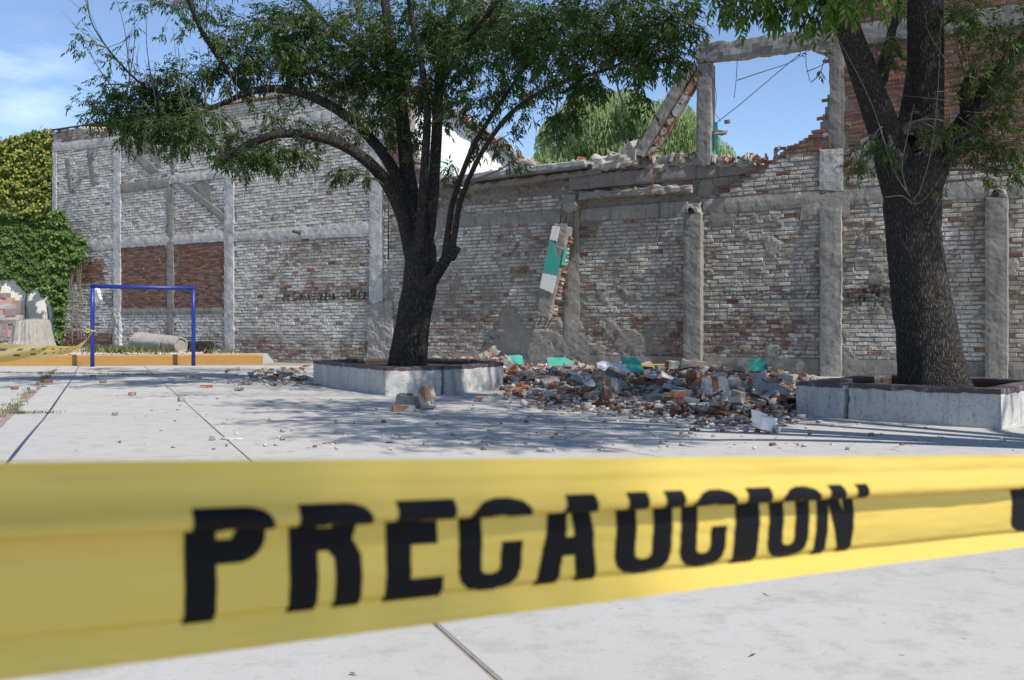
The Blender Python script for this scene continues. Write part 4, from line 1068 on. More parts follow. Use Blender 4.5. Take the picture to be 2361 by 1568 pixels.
def pr(Y, *tr): return [(at(a, b, y if y else Y), w / 2 / F * (y if y else Y)) for (a, b, w, y) in tr]

# ---- the many-limbed tree in the angular planter
t1b = at(940, 880, 17.25); T1 = Tree('ash_tree', 'many-limbed ash tree with arching branches in the angular planter', (t1b.x, t1b.y, .30), M_LEAF, 31)
T1.limb(pr(17.25, (936, 890, 112, 0), (938, 868, 100, 0), (940, 840, 92, 0), (946, 780, 82, 0), (956, 720, 78, 0), (967, 670, 80, 0), (970, 620, 76, 0), (970, 570, 68, 0), (972, 535, 50, 0)), 'trunk', 40, 10, True, .05)
Y0 = 17.2
def prs(Y, *tr): return pr(Y, *[(a, b, w * (.86 if w > 12 else 1), y) for a, b, w, y in tr])
L1 = T1.limb(prs(Y0, (952, 610, 40, 0), (940, 540, 42, 0), (920, 478, 37, 17.1), (890, 420, 35, 17), (850, 375, 33, 16.8), (800, 340, 30, 16.7), (745, 318, 28, 16.5), (690, 308, 25, 16.4), (630, 312, 22, 16.3), (580, 330, 19, 16.2), (535, 355, 15, 16.1), (510, 378, 9, 16.0)))
L2 = T1.limb(prs(Y0, (962, 580, 46, 0), (950, 500, 42, 17.3), (918, 415, 33, 17.4), (880, 350, 30, 17.5), (835, 300, 28, 17.6), (785, 258, 26, 17.7), (730, 228, 25, 17.8), (670, 208, 23, 17.8), (610, 205, 20, 17.8), (560, 218, 17, 17.7), (510, 240, 13, 17.6), (440, 262, 9, 17.5), (380, 268, 6, 17.4)))
L3 = T1.limb(prs(Y0, (966, 590, 50, 0), (955, 490, 44, 17.4), (940, 400, 40, 17.5), (930, 300, 38, 17.6), (918, 190, 34, 17.7), (900, 90, 28, 17.8), (885, -30, 22, 18), (875, -200, 12, 18)))
L4 = T1.limb(prs(Y0, (972, 580, 34, 17.0), (972, 480, 25, 16.9), (980, 370, 23, 16.8), (985, 250, 20, 16.6), (970, 140, 17, 16.4), (945, 20, 13, 16.2), (930, -120, 8, 16)))
L5 = T1.limb(prs(Y0, (975, 590, 46, 0), (992, 500, 36, 0), (1002, 400, 31, 0), (1008, 280, 29, 17.1), (1014, 170, 27, 17), (1034, 60, 23, 17), (1060, -60, 17, 16.9), (1080, -200, 9, 16.8)))
L6 = T1.limb(prs(Y0, (968, 690, 40, 17.1), (1000, 640, 36, 17), (1032, 590, 30, 16.8), (1048, 540, 17, 16.7), (1058, 480, 15, 16.5), (1080, 415, 14, 16.2), (1115, 345, 13, 15.8), (1165, 275, 12, 15.3), (1225, 225, 10, 14.8), (1300, 190, 9, 14.2), (1400, 160, 7, 13.5), (1480, 120, 5, 13)))
L7 = T1.limb(prs(Y0, (1026, 600, 22, 16.8), (1034, 525, 16, 16.7), (1045, 462, 15, 16.6), (1068, 395, 14, 16.4), (1098, 325, 12, 16.2), (1145, 250, 10, 15.8), (1200, 170, 9, 15.4), (1255, 90, 7, 15), (1300, 0, 5, 14.6)))
T1.limb(prs(Y0, (1040, 594, 26, 16.8), (1050, 578, 24, 16.7), (1055, 570, 20, 16.7)), seg=12, k=3)
L8 = T1.limb(prs(Y0, (575, 214, 15, 17.7), (545, 190, 14, 17.6), (506, 137, 13, 17.4), (470, 80, 12, 17.2), (446, 31, 11, 17), (420, -40, 8, 16.8)), seg=8)
L9 = T1.limb(prs(Y0, (1012, 200, 18, 17), (1060, 110, 16, 16.2), (1120, 40, 14, 15.4), (1190, -60, 10, 14.5), (1260, -180, 6, 13.5)), seg=10)
L10 = T1.limb(prs(Y0, (925, 240, 20, 17.7), (860, 150, 17, 18), (780, 80, 14, 18.3), (700, 0, 10, 18.5), (620, -100, 6, 18.6)), seg=10)
L11 = T1.limb(prs(Y0, (450, 262, 9, 17.5), (380, 235, 7, 17.3), (310, 180, 5.5, 17.1), (255, 120, 4, 17), (215, 60, 3, 17), (200, 10, 2, 17)), seg=6)
CL1 = [ # px, py, Y, rx, ry(depth), rz (metres), twigs, leaves
 (240, 260, 17.2, .55, .6, .45, 30, 5), (300, 290, 17.2, .6, .7, .4, 34, 6), (360, 300, 17.2, .6, .7, .4, 34, 6), (230, 200, 17, .35, .4, .3, 10, 4), (420, 310, 17.3, .6, .7, .4, 34, 6), (330, 240, 17.4, .7, .7, .45, 34, 6), (420, 245, 17.6, .7, .7, .4, 32, 6), (475, 290, 17.2, .5, .6, .4, 26, 5), (300, 210, 17.2, .4, .4, .35, 14, 5),
 (380, 190, 17.5, .6, .6, .45, 22, 5), (450, 170, 17.6, .6, .6, .5, 22, 5), (190, 90, 17, .25, .25, .22, 6, 3), (260, 130, 17, .3, .3, .3, 7, 3),
 (540, 365, 16.1, .4, .5, .28, 20, 5), (585, 372, 16.2, .4, .4, .22, 16, 5), (640, 365, 16.4, .45, .4, .25, 18, 5), (700, 355, 16.5, .4, .4, .22, 12, 4), (560, 320, 16.6, .5, .5, .3, 18, 5), (640, 330, 16.6, .4, .4, .22, 10, 4),
 (785, 398, 16.7, .28, .3, .18, 12, 4), (830, 408, 16.6, .15, .2, .12, 4, 3), (720, 290, 17, .5, .4, .25, 10, 4), (640, 270, 17.4, .5, .5, .25, 14, 4), (800, 280, 17, .4, .4, .3, 9, 4),
 (540, 170, 17.7, .7, .7, .5, 26, 6), (620, 140, 17.9, .8, .8, .6, 36, 6), (700, 150, 18, .8, .8, .6, 38, 6), (780, 160, 18, .8, .8, .6, 40, 6), (850, 190, 17.8, .8, .8, .6, 40, 6), (560, 90, 17.6, .7, .7, .6, 26, 6), (650, 60, 18, .8, .9, .6, 38, 6), (740, 70, 18.2, .9, .9, .6, 42, 6), (830, 90, 18, .9, .9, .6, 42, 6), (900, 130, 17.6, .8, .8, .6, 40, 6),
 (880, 260, 17.4, .6, .6, .5, 28, 5), (930, 320, 17.2, .45, .5, .5, 16, 5), (960, 200, 17, .7, .7, .6, 36, 6), (960, 60, 17, .9, .9, .6, 42, 6), (1050, 60, 16.8, .9, .9, .6, 42, 6), (1050, 150, 16.6, .8, .8, .6, 38, 6), (1040, 250, 16.5, .6, .6, .5, 18, 5), (1100, 230, 16, .6, .6, .5, 18, 5),
 (1130, 100, 15.8, .8, .8, .6, 38, 6), (1130, 20, 15.8, .8, .8, .5, 38, 6), (1220, 60, 14.8, .8, .8, .5, 36, 6), (1210, 140, 15, .7, .7, .5, 30, 6), (1160, 200, 15.6, .55, .5, .4, 16, 5), (1290, 120, 14.2, .7, .7, .45, 30, 6), (1310, 40, 14, .8, .8, .45, 34, 6), (1390, 100, 13.4, .7, .7, .4, 30, 6), (1400, 30, 13.2, .7, .7, .4, 32, 6), (1470, 60, 12.8, .6, .6, .4, 30, 6), (1540, 50, 12.4, .5, .6, .38, 26, 6), (1470, 150, 12.9, .45, .5, .35, 18, 5), (1540, 130, 12.4, .4, .4, .3, 16, 5), (1380, 180, 13.5, .5, .5, .25, 18, 5), (1300, 200, 14, .45, .5, .25, 14, 5), (1580, 50, 12.2, .3, .4, .25, 10, 5), (1560, 150, 12.3, .14, .2, .14, 4, 4),
 (1280, 275, 14.2, .35, .35, .22, 12, 4), (1325, 262, 14, .25, .25, .15, 7, 4), (1220, 255, 15, .35, .3, .25, 9, 4), (1160, 320, 15.7, .3, .3, .35, 9, 4), (1190, 370, 15.5, .15, .2, .2, 4, 3), (1090, 320, 16.2, .3, .3, .3, 8, 4), (1480, 235, 12.8, .16, .2, .16, 6, 4), (1445, 260, 12.9, .12, .12, .12, 4, 3), (1035, 395, 16.7, .25, .25, .2, 6, 4), (1060, 440, 16.5, .15, .15, .15, 4, 3),
]
for (a, b, Y, rx, ry, rz, tw, lp) in CL1: T1.cluster(at(a, b, Y), (rx, ry, rz), int(tw * (1.2 if b < 220 and 480 < a < 1250 else .95)), lp)
for i in range(26):       # the part of the crown above the picture
    T1.cluster((T1.r.uniform(-6.5, 2.5), T1.r.uniform(12.5, 20.5), T1.r.uniform(6.6, 8.8)), (1.0, 1.0, .6), 22, 6)
r = T1.r
for i in range(130):      # upright shoots from the arching limbs and the crown
    P = (L1, L2, L2, L10, L8)[i % 5]; p = P[r.randrange(len(P) // 3, len(P))]; h = r.uniform(.4, 1.3); q = p + np.array([r.gauss(0, .15), r.gauss(0, .15), h * (1 if r.random() < .8 else -.45)])
    T1.bare([p, (p + q) / 2 + T1.rr.normal(0, .06, 3), q], .009, 3 if r.random() < .6 else 0, 3)
for i in range(26):       # pale bare twigs at the left
    p = L11[r.randrange(4, len(L11))]; q = p + np.array([r.gauss(-.1, .3), r.gauss(0, .2), r.uniform(.2, .9)]); T1.bare([p, (p + q) / 2 + T1.rr.normal(0, .06, 3), q], .007, 2 if r.random() < .4 else 0, 3)
for a, b in (((300, 100), (262, -20)), ((360, 160), (345, -30)), ((265, 130), (185, 60)), ((440, 200), (398, 60)), ((290, 150), (310, 20))):
    p, q = np.array(at(a[0], a[1] + 80, 17.2)), np.array(at(b[0], b[1], 17)); T1.bare([p, (p + q) / 2 + T1.rr.normal(0, .1, 3), q], .012, 2, 5)
T1.finish(1.14)

# ---- the thick forked tree in the square planter
t2b = at(2155, 925, 11.8); T2 = Tree('ash_tree', 'thick dark trunked ash tree forking in three above the square planter', (t2b.x, t2b.y, .28), M_LEAF, 77)
T2.limb(pr(11.8, (2165, 945, 205, 0), (2160, 915, 175, 0), (2155, 885, 156, 0), (2146, 830, 146, 0), (2136, 760, 136, 0), (2122, 680, 128, 0), (2112, 600, 124, 0), (2106, 520, 122, 0), (2104, 450, 126, 0), (2104, 400, 138, 0), (2104, 370, 120, 0)), 'trunk', 64, 12, True, .05)
T2.limb(pr(11.8, (2090, 440, 105, 0), (2068, 385, 92, 11.75), (2045, 320, 76, 11.7), (2018, 240, 68, 11.6), (1985, 150, 62, 11.5), (1955, 60, 56, 11.4), (1938, -40, 48, 11.3), (1930, -180, 36, 11.1), (1900, -380, 22, 10.8)), seg=32, k=8)
T2.limb(pr(11.8, (2118, 440, 100, 0), (2128, 370, 84, 11.9), (2132, 300, 80, 12), (2134, 200, 78, 12), (2134, 100, 80, 12), (2136, 0, 76, 12), (2146, -120, 62, 12), (2160, -320, 36, 12)), seg=32, k=8)
T2.limb(pr(11.8, (2128, 430, 90, 11.9), (2165, 365, 62, 12), (2205, 315, 54, 12.1), (2236, 270, 48, 12.2), (2265, 225, 40, 12.3), (2310, 165, 36, 12.4), (2365, 90, 32, 12.5), (2430, 20, 24, 12.6), (2520, -80, 14, 12.7)), seg=24, k=7)
T2.limb(pr(11.8, (2090, 330, 60, 11.9), (2098, 260, 44, 12.1), (2110, 170, 40, 12.3), (2116, 60, 36, 12.4), (2110, -60, 28, 12.5)), seg=20, k=6)
T2.limb(pr(11.8, (2010, 215, 36, 11.7), (2030, 180, 34, 11.8), (2042, 130, 24, 11.9), (2060, 60, 18, 12), (2080, -20, 12, 12)), seg=16, k=6)
T2.limb(pr(11.8, (2236, 275, 40, 12.1), (2226, 220, 26, 12), (2230, 180, 14, 12)), seg=14, k=5)
for (a, b, Y, rx, ry, rz, tw, lp) in [
 (2000, 352, 11.3, .2, .2, .10, 7, 3), (1975, 372, 11.2, .12, .12, .08, 4, 3), (2060, 345, 11.2, .15, .15, .1, 5, 3), (2160, 300, 11.3, .15, .2, .12, 6, 3), (2190, 285, 11.3, .15, .2, .1, 5, 3), (2260, 300, 11.6, .3, .3, .22, 12, 3), (2310, 240, 11.6, .3, .4, .3, 16, 4), (2300, 340, 11.6, .3, .3, .2, 12, 3), (2340, 320, 11.5, .25, .3, .25, 12, 3), (2340, 180, 11.7, .3, .4, .3, 16, 4), (2250, 180, 11.8, .25, .3, .25, 10, 4), (2280, 110, 11.8, .3, .3, .25, 12, 4), (2340, 60, 11.8, .4, .4, .3, 16, 4), (2200, 60, 11.6, .3, .3, .25, 9, 3), (2310, 400, 11.4, .15, .15, .14, 5, 3), (2220, 340, 11.5, .2, .2, .12, 6, 3), (2350, 390, 11.4, .15, .2, .15, 6, 3), (2060, 150, 11.6, .15, .2, .15, 5, 3), (2040, 90, 11.3, .2, .2, .15, 6, 3), (2240, 20, 11.7, .35, .3, .2, 10, 4)]:
    T2.cluster(at(a, b, Y), (rx, ry, rz), tw, lp, .5, .15)
for i in range(58): T2.cluster((5.4 + T2.r.gauss(0, 2.3), 12.2 + T2.r.gauss(0, 1.9), T2.r.uniform(5.9, 9.0)), (1.0, 1.0, .6), 20, 5)
for i in range(26):      # boughs over the heap
    hx, hy, z = T2.r.uniform(-.5, 4.2), T2.r.uniform(12.3, 20), T2.r.uniform(5.9, 8.6); T2.cluster((hx + SUN.x / SUN.z * z, hy + SUN.y / SUN.z * z, z), (.9, .9, .5), 18, 6)
for i in range(22): T2.cluster((T2.r.uniform(6.5, 11), T2.r.uniform(12.5, 17), T2.r.uniform(7.2, 9.6)), (1.0, 1.0, .6), 22, 6)
r = T2.r
for i in range(40):
    x, y = r.uniform(2180, 2380), r.uniform(80, 380); p = np.array(at(x, y, 11.6)); q = p + np.array([r.gauss(0, .3), r.gauss(0, .15), r.gauss(-.1, .3)]); T2.bare([p, (p + q) / 2 + T2.rr.normal(0, .05, 3), q], .006, 1 if r.random() < .4 else 0, 4)
for pts in ([(2098, 452), (2060, 390), (2010, 240), (1950, 120), (1925, 80)], [(2105, 462), (2125, 430), (2150, 330), (2164, 180), (2170, 40)], [(2040, 455), (2080, 452), (2110, 470), (2140, 450), (2180, 395)], [(2090, 440), (2080, 380), (2095, 300), (2108, 240)], [(1700, 185), (1760, 165), (1830, 140), (1900, 90)], [(1870, 190), (1890, 170), (1905, 130), (1930, 100)], [(1860, 165), (1895, 150), (1925, 120)]):
    T2.bare([np.array(at(a, b, 11.15)) for a, b in pts], .008, 1, 5)
T2.finish(.95)

# ---- third tree, standing outside the picture to the right, whose low boughs hang into it and shade the court
T3 = Tree('ash_tree', 'fresh green ash boughs hanging across the head of the broken opening', (7.6, 6.2, 0), M_LEAF3, 5)
b3 = np.array((7.6, 6.2, 0.))
T3.limb([(Vector((7.6, 6.2, -.05)), .34), (Vector((7.58, 6.2, .5)), .27), (Vector((7.5, 6.2, 1.6)), .24), (Vector((7.45, 6.25, 2.9)), .23)], 'trunk', 28, 8, True)
for e in ((3.4, 8.4, 5.0), (2.0, 8.6, 5.2), (5.0, 5.0, 7.0), (6.5, 9.5, 7.5), (9.5, 6.0, 7.5), (3.6, 6.6, 6.6), (7.5, 6.5, 8.5)):
    e = Vector(e); s_ = Vector((7.45, 6.25, 2.7)); m_ = (s_ + e) / 2 + Vector((0, 0, .9)); T3.limb([(s_, .15), (s_.lerp(m_, .5) + Vector((0, 0, .3)), .11), (m_, .085), (m_.lerp(e, .55), .05), (e, .015)], 'limb', 12, 5)
for (a, b, Y, rx, ry, rz, tw, lp) in [(1680, 10, 8.8, .28, .3, .14, 12, 5), (1740, 20, 8.7, .28, .3, .16, 14, 5), (1800, 25, 8.6, .28, .3, .18, 16, 5), (1860, 30, 8.6, .28, .3, .18, 16, 5), (1910, 40, 8.5, .22, .3, .18, 14, 5), (1640, -20, 9, .3, .3, .12, 8, 5), (1760, -30, 8.7, .4, .4, .2, 18, 5), (1880, -30, 8.6, .4, .4, .2, 18, 5), (1700, 70, 8.8, .10, .12, .10, 3, 3), (1840, 80, 8.6, .10, .1, .1, 3, 3), (1960, 10, 8.5, .2, .2, .14, 8, 4), (2030, 0, 8.6, .25, .25, .12, 8, 4)]:
    T3.cluster(at(a, b - 28, Y), (rx, ry, rz), int(tw * .85), lp, .8, .2)
SHADE = [(-1.4, 9.4), (-.6, 8.9), (0.2, 8.8), (.9, 9.2), (-1.0, 10.4), (0, 10.2), (1.0, 10.3), (-2.2, 10.8), (2.0, 10.6), (-2.4, 12.2), (-1.2, 11.8), (0, 11.6), (1.2, 11.6), (2.2, 11.6), (3.0, 11.0), (-3.2, 13.4), (-1.8, 13.4), (.2, 13.2), (1.4, 13.0), (2.6, 12.6), (3.4, 12.2), (4.2, 10.9), (-.8, 14.4), (1, 14.4), (2.2, 14.0), (3.4, 13.4)]
for i, (sx_, sy_) in enumerate(SHADE):       # crown parts, found by following the sun up from the shade they throw on the court
    z = T3.r.uniform(5.9, 8.0); k_ = z / SUN.z; T3.cluster((sx_ + SUN.x * k_, sy_ + SUN.y * k_, z), (.95, .95, .5), 42, 6)
T3.finish(1.05)
# ---- unseen tree added behind the viewer to shade the left part of the tape
T4 = Tree('ash_tree', 'unseen ash tree added behind the viewer to shade the barrier tape', (6.6, -6.4, 0), M_LEAF3, 15)
T4.limb([(Vector((6.6, -6.4, -.05)), .3), (Vector((6.58, -6.4, .5)), .23), (Vector((6.5, -6.35, 1.8)), .2), (Vector((6.4, -6.3, 3.4)), .18)], 'trunk', 24, 8, True)
for e in ((3.4, -3.4, 7.0), (7.5, -7.5, 7.5), (5.5, -8.0, 7.2)):
    e = Vector(e); s_ = Vector((6.4, -6.3, 3.3)); m_ = (s_ + e) / 2 + Vector((0, 0, .5)); T4.limb([(s_, .12), (m_, .07), (e, .015)], 'limb', 10, 6); T4.cluster(e + Vector((0, 0, .6)), (.8, .8, .6), 26, 6)
for q in range(4):
    c_ = Vector((-1.09 + T4.r.gauss(0, .12), .58 + T4.r.gauss(0, .12), 0)) + SUN * (7.0 / SUN.z); T4.cluster(c_, (.64, .64, .4), 17, 7)
T4.finish(1.05)

# ---- pepper tree beyond the ruin
pb = at(1430, 745, 44); PT = empty('pepper_tree', (pb.x, pb.y, 0)); tag(PT, 'pale green weeping pepper tree rising behind the collapsed wall', 'tree'); rr = np.random.default_rng(9)
P = [Vector((0, 0, -.1)), Vector((.2, 0, 2.5)), Vector((.0, .2, 5)), Vector((.5, .3, 8))]; tube(P, .45, M_BARK, 'trunk', PT, 14, .14)
lob = []
for (a, b, rx, rz) in [(1300, 330, 1.3, 1.5), (1355, 275, 1.4, 1.2), (1430, 265, 1.6, 1.2), (1390, 340, 1.7, 1.5), (1480, 310, 1.5, 1.5), (1540, 290, 1.4, 1.3), (1590, 330, 1.4, 1.4), (1520, 370, 1.7, 1.4), (1640, 370, 1.1, 1.0), (1280, 390, 1.2, 1.2), (1440, 390, 2, 1.4), (1660, 385, .8, .8), (1460, 250, .8, .7), (1340, 250, .7, .6), (1255, 380, .6, .9)]:
    c = at(a, b, 44 + rr.uniform(-1.2, 1.2)); lob.append((np.array(c), rx, rz))
PP = []; DD = []; LV = []
for c, rx, rz in lob:
    n = int(3600 * rx * rz / 2); v = nrm(rr.normal(0, 1, (n, 3))) * (rr.uniform(.25, 1, (n, 1)) ** .4); v[:, 2] = np.where(v[:, 2] < 0, v[:, 2] * 1.25, v[:, 2])
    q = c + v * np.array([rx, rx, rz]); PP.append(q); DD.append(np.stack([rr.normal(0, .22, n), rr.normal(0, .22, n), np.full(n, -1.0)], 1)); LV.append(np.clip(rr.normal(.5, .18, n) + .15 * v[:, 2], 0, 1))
PP = np.concatenate(PP); DD = np.concatenate(DD); LV = np.concatenate(LV); n = len(PP); Nn = nrm(np.stack([rr.normal(.5, .6, n), rr.normal(-.8, .5, n), rr.normal(.1, .3, n)], 1))
leaves_np('crown', PP - np.array(PT.location), DD, Nn, rr.uniform(.16, .36, n), rr.uniform(.045, .08, n), LV, M_PEPPER, PT, kind='stuff')
for c, rx, rz in lob:
    e = Vector(c) - PT.location; tube([Vector((.1, .1, 4)), Vector((.1, .1, 4)).lerp(e, .5) + Vector((0, 0, .5)), e], .09, M_BARK, 'limb', PT, 6, .02)
# ---- white building behind the break
wb = empty('white_house', at(1080, 745, 30.5)); wb.location.z = 0; wb.rotation_euler = (0, 0, math.radians(25)); tag(wb, 'bright white rendered building with broken roof edge seen through the gap behind the collapsed wall', 'building')
def prism(pts, y0, y1, name, m, parent, off):
    n = len(pts); V = [(p[0] - off.x, y0 - off.y, p[1]) for p in pts] + [(p[0] - off.x, y1 - off.y, p[1]) for p in pts]
    return obj(name, mesh(name, V, [tuple(range(n))[::-1], tuple(range(n, 2 * n))] + [(i, (i + 1) % n, n + (i + 1) % n, n + i) for i in range(n)], m), parent)
def pxz(l, Y): return [(at(a, b, Y).x, at(a, b, Y).z) for a, b in l]
prism(pxz([(945, 740), (945, 222), (965, 225), (1040, 262), (1100, 292), (1140, 318), (1172, 342), (1206, 366), (1206, 740)], 30.5), 30.5, 34, 'wall', M_WHITEBLD, wb, wb.location)
prism(pxz([(1206.5, 740), (1206.5, 368), (1222, 372), (1222, 740)], 30.5), 30.6, 34, 'wall', M_WHITEP, wb, wb.location)
prism(pxz([(1222.5, 740), (1222.5, 386), (1246, 384), (1246, 740)], 30.5), 30.7, 34, 'wall', M_WHITEBLD, wb, wb.location)
prism(pxz([(985, 740), (985, 352), (1040, 372), (1040, 740)], 30.44), 30.44, 30.499, 'mint_panel', M_MINT, wb, wb.location)
rs3 = random.Random(8)
for i in range(46):
    t = i / 45; px = lerp(950, 1250, t); py = interp(px, [(945, 222), (1040, 262), (1140, 318), (1206, 362), (1250, 372)]) ; p = at(px, py - 2, 30.42) - wb.location
    me = lump_mesh('roof_tile', (.42, .5, .16), (M_RCONC, M_RBRICK, M_RCONC, M_STONE[1])[i % 4], 300 + i, .2); o = link('roof_tile', me, wb); o.location = p; o.rotation_euler = (rs3.uniform(-.3, .3), .45 + rs3.uniform(-.3, .3), rs3.uniform(-.4, .4))
# ================================================================== RUBBLE
random.seed(17); r = random.Random(17); rr = np.random.default_rng(17)
CELL = .05; GX0, GY0 = -9.0, 7.0; GNX, GNY = int(16 / CELL), int(19 / CELL)
H_ = np.zeros((GNX, GNY), dtype=np.float32)
front = [(900, 874), (1142, 874), (1168, 900), (1250, 924), (1350, 930), (1420, 938), (1520, 946), (1600, 962), (1700, 968), (1790, 960), (1850, 950), (1900, 930)]
hmax = [(950, .0), (1000, .9), (1100, 1.15), (1150, 1.0), (1175, .5), (1230, .50), (1300, .40), (1400, .42), (1500, .44), (1600, .42), (1700, .34), (1780, .22), (1860, .06)]
def wallY(x): return WO.y + (x - WO.x) * WR.y / WR.x
def pxof(x, y): return CX + F * x / y
def inpoly(x, y, poly):
    c = False; j = len(poly) - 1
    for i in range(len(poly)):
        if (poly[i][1] > y) != (poly[j][1] > y) and x < (poly[j][0] - poly[i][0]) * (y - poly[i][1]) / (poly[j][1] - poly[i][1]) + poly[i][0]: c = not c
        j = i
    return c
def mound(x, y):
    px = pxof(x, y)
    if not 950 < px < 1880: return 0
    yf = F / (interp(px, front) - HY); 
    if y < yf: return 0
    yb = wallY(x); t = (y - yf) / (3.6 if px > 1180 else 1.2); h = interp(px, hmax) * sstep(0, 1, t) ** .8 * .24
    h *= 1 - .35 * sstep(yb - 2.2, yb - .4, y)
    return max(0, h + .05 * fbm((x * .9, y * .9, 3)))
for i in range(GNX):
    for j in range(GNY):
        x, y = GX0 + i * CELL, GY0 + j * CELL
        if y > 10: H_[i, j] = mound(x, y)
# packed fines under the loose pieces
V = []; Fc = []; idx = {}
st_ = 2
for i in range(0, GNX - st_, st_):
    for j in range(0, GNY - st_, st_):
        hs = [H_[i, j], H_[i + st_, j], H_[i + st_, j + st_], H_[i, j + st_]]
        x, y = GX0 + i * CELL, GY0 + j * CELL
        if max(hs) < .012 or y > wallY(x) + .1: continue
        q = []
        for (a, b) in ((i, j), (i + st_, j), (i + st_, j + st_), (i, j + st_)):
            if (a, b) not in idx: idx[a, b] = len(V); xx, yy = GX0 + a * CELL, GY0 + b * CELL; V.append((xx, yy, H_[a, b] * .92 - .012 + .02 * fbm((xx * 9, yy * 9, 1))))
            q.append(idx[a, b])
        Fc.append(tuple(q))
obj('rubble_fines', mesh('rubble_fines', V, Fc, M_FILL, True, {'lv': ('POINT', [.45 + .2 * fbm((v[0] * 3, v[1] * 3, 0)) for v in V])}), label='packed grey mortar dust and fines under the rubble heap', cat='rubble', kind='stuff')
def settle(x, y, dims, tilt, yaw, sink=.15):
    """rest a box-like piece on the height map: returns location, rotation"""
    M = Matrix.Rotation(yaw, 3, 'Z') @ Matrix.Rotation(tilt[0], 3, 'X') @ Matrix.Rotation(tilt[1], 3, 'Y')
    ez = sum(abs(M[2][k]) * dims[k] / 2 for k in range(3)); ex = sum(abs(M[0][k]) * dims[k] / 2 for k in range(3)); ey = sum(abs(M[1][k]) * dims[k] / 2 for k in range(3))
    i0, i1 = int((x - ex * .75 - GX0) / CELL), int((x + ex * .75 - GX0) / CELL) + 1; j0, j1 = int((y - ey * .75 - GY0) / CELL), int((y + ey * .75 - GY0) / CELL) + 1
    i0, j0 = max(0, i0), max(0, j0); S = H_[i0:i1, j0:j1] if i1 > 0 and j1 > 0 else H_[0:0]
    if S.size == 0: return Vector((x, y, ez)), M.to_euler()
    b = float(np.quantile(S, .42)); z = b + ez * (1 - sink - .2 if b > .03 else 1.0)
    np.maximum(S, z + ez * (.30 if b > .15 else .5), out=S); return Vector((x, y, z)), M.to_euler()
def in_planter(x, y): return inpoly(x, y, PL1) or inpoly(x, y, PL2)
def sample_heap(pw=.0):
    while True:
        px = r.uniform(1135, 1875) if r.random() < .93 else r.uniform(975, 1150); py = r.uniform(845, 972); x, y = gp(px, py)
        if y > wallY(x) - .25 or in_planter(x, y): continue
        yf = interp(px, front)
        if py > yf + r.uniform(-4, 10): continue
        if px > 1800 and r.random() < .4: continue
        return x, y
# small fragments first, one joined mesh
def frag_batch(pts, smin, smax, name, label, parent=None, red=.22, flat=.5):
    n = len(pts); base = np.array([(-1, -1, -1), (1, -1, -1), (1, 1, -1), (-1, 1, -1), (-1, -1, 1), (1, -1, 1), (1, 1, 1), (-1, 1, 1)], float)
    Fq = np.array([(0, 3, 2, 1), (4, 5, 6, 7), (0, 1, 5, 4), (1, 2, 6, 5), (2, 3, 7, 6), (3, 0, 4, 7)]); VV = []; LV = []
    for (x, y) in pts:
        s = r.uniform(smin, smax) * (1 if r.random() < .8 else 1.5); dims = (s * r.uniform(.8, 1.9), s * r.uniform(.6, 1.1), s * r.uniform(.3, flat + .3)); on = H_[min(GNX - 1, max(0, int((x - GX0) / CELL))), min(GNY - 1, max(0, int((y - GY0) / CELL)))] > .02
        loc, rot = settle(x, y, dims, (r.gauss(0, .35 if on else .05), r.gauss(0, .35 if on else .05)), r.uniform(0, 6.3), .3)
        v = base * rr.uniform(.55, 1, (8, 3)) * np.array(dims) / 2; M = np.array(rot.to_matrix()); VV.append(v @ M.T + np.array(loc)); lv = r.random(); lv = lv * .24 if r.random() < red else .26 + .74 * lv; LV += [lv] * 8
    V = np.concatenate(VV); Qd = (Fq[None] + (np.arange(n) * 8)[:, None, None]).reshape(-1, 4)
    return obj(name, np_mesh(name, V, Qd, None, M_FILL, {'lv': ('POINT', LV)}), parent, label=label, cat='rubble', kind='stuff')
frag_batch([sample_heap() for _ in range(2200)], .025, .095, 'rubble_fragments', 'small brick and mortar fragments filling the rubble heap', None, .5)
BV = []
for i in range(12):
    ln = (.26, .26, .25, .17, .14, .20, .26, .12, .23, .18, .26, .15)[i]; BV.append((lump_mesh('brick_fragment', (ln, .128, .064), M_RBRICK, 900 + i, .07 if ln > .22 else .14), (ln, .128, .064)))
CV = []
for i in range(12):
    d = ((.26, .20, .12), (.16, .13, .10), (.34, .20, .06), (.20, .18, .04), (.20, .14, .09), (.13, .11, .08), (.30, .24, .04), (.32, .22, .09), (.18, .12, .08), (.15, .14, .04), (.24, .12, .07), (.24, .18, .1))[i]
    CV.append((lump_mesh('mortar_chunk', d, M_RCONC, 700 + i, .2), d))
def place(name, var, x, y, tilt, label, cat, group=None, sc=1.0, yaw=None, rotm=None):
    me, d = var; d2 = tuple(k * sc for k in d); loc, rot = settle(x, y, d2, tilt, r.uniform(0, 6.3) if yaw is None else yaw)
    o = link(name, me); o.location = loc; o.rotation_euler = rot; o.scale = (sc, sc, sc); tag(o, label, cat, group); return o
def zone(x, y):
    px = pxof(x, y); q = 'at the angular planter' if px < 1240 else 'below the broken column' if px < 1400 else 'before the pillar' if px < 1650 else 'near the square planter'
    yf = F / (interp(px, front) - HY); d_ = 'on the heap front' if y < yf + 1.6 else 'at the wall foot' if y > wallY(x) - 2.2 else 'mid heap'
    return d_ + ' ' + q
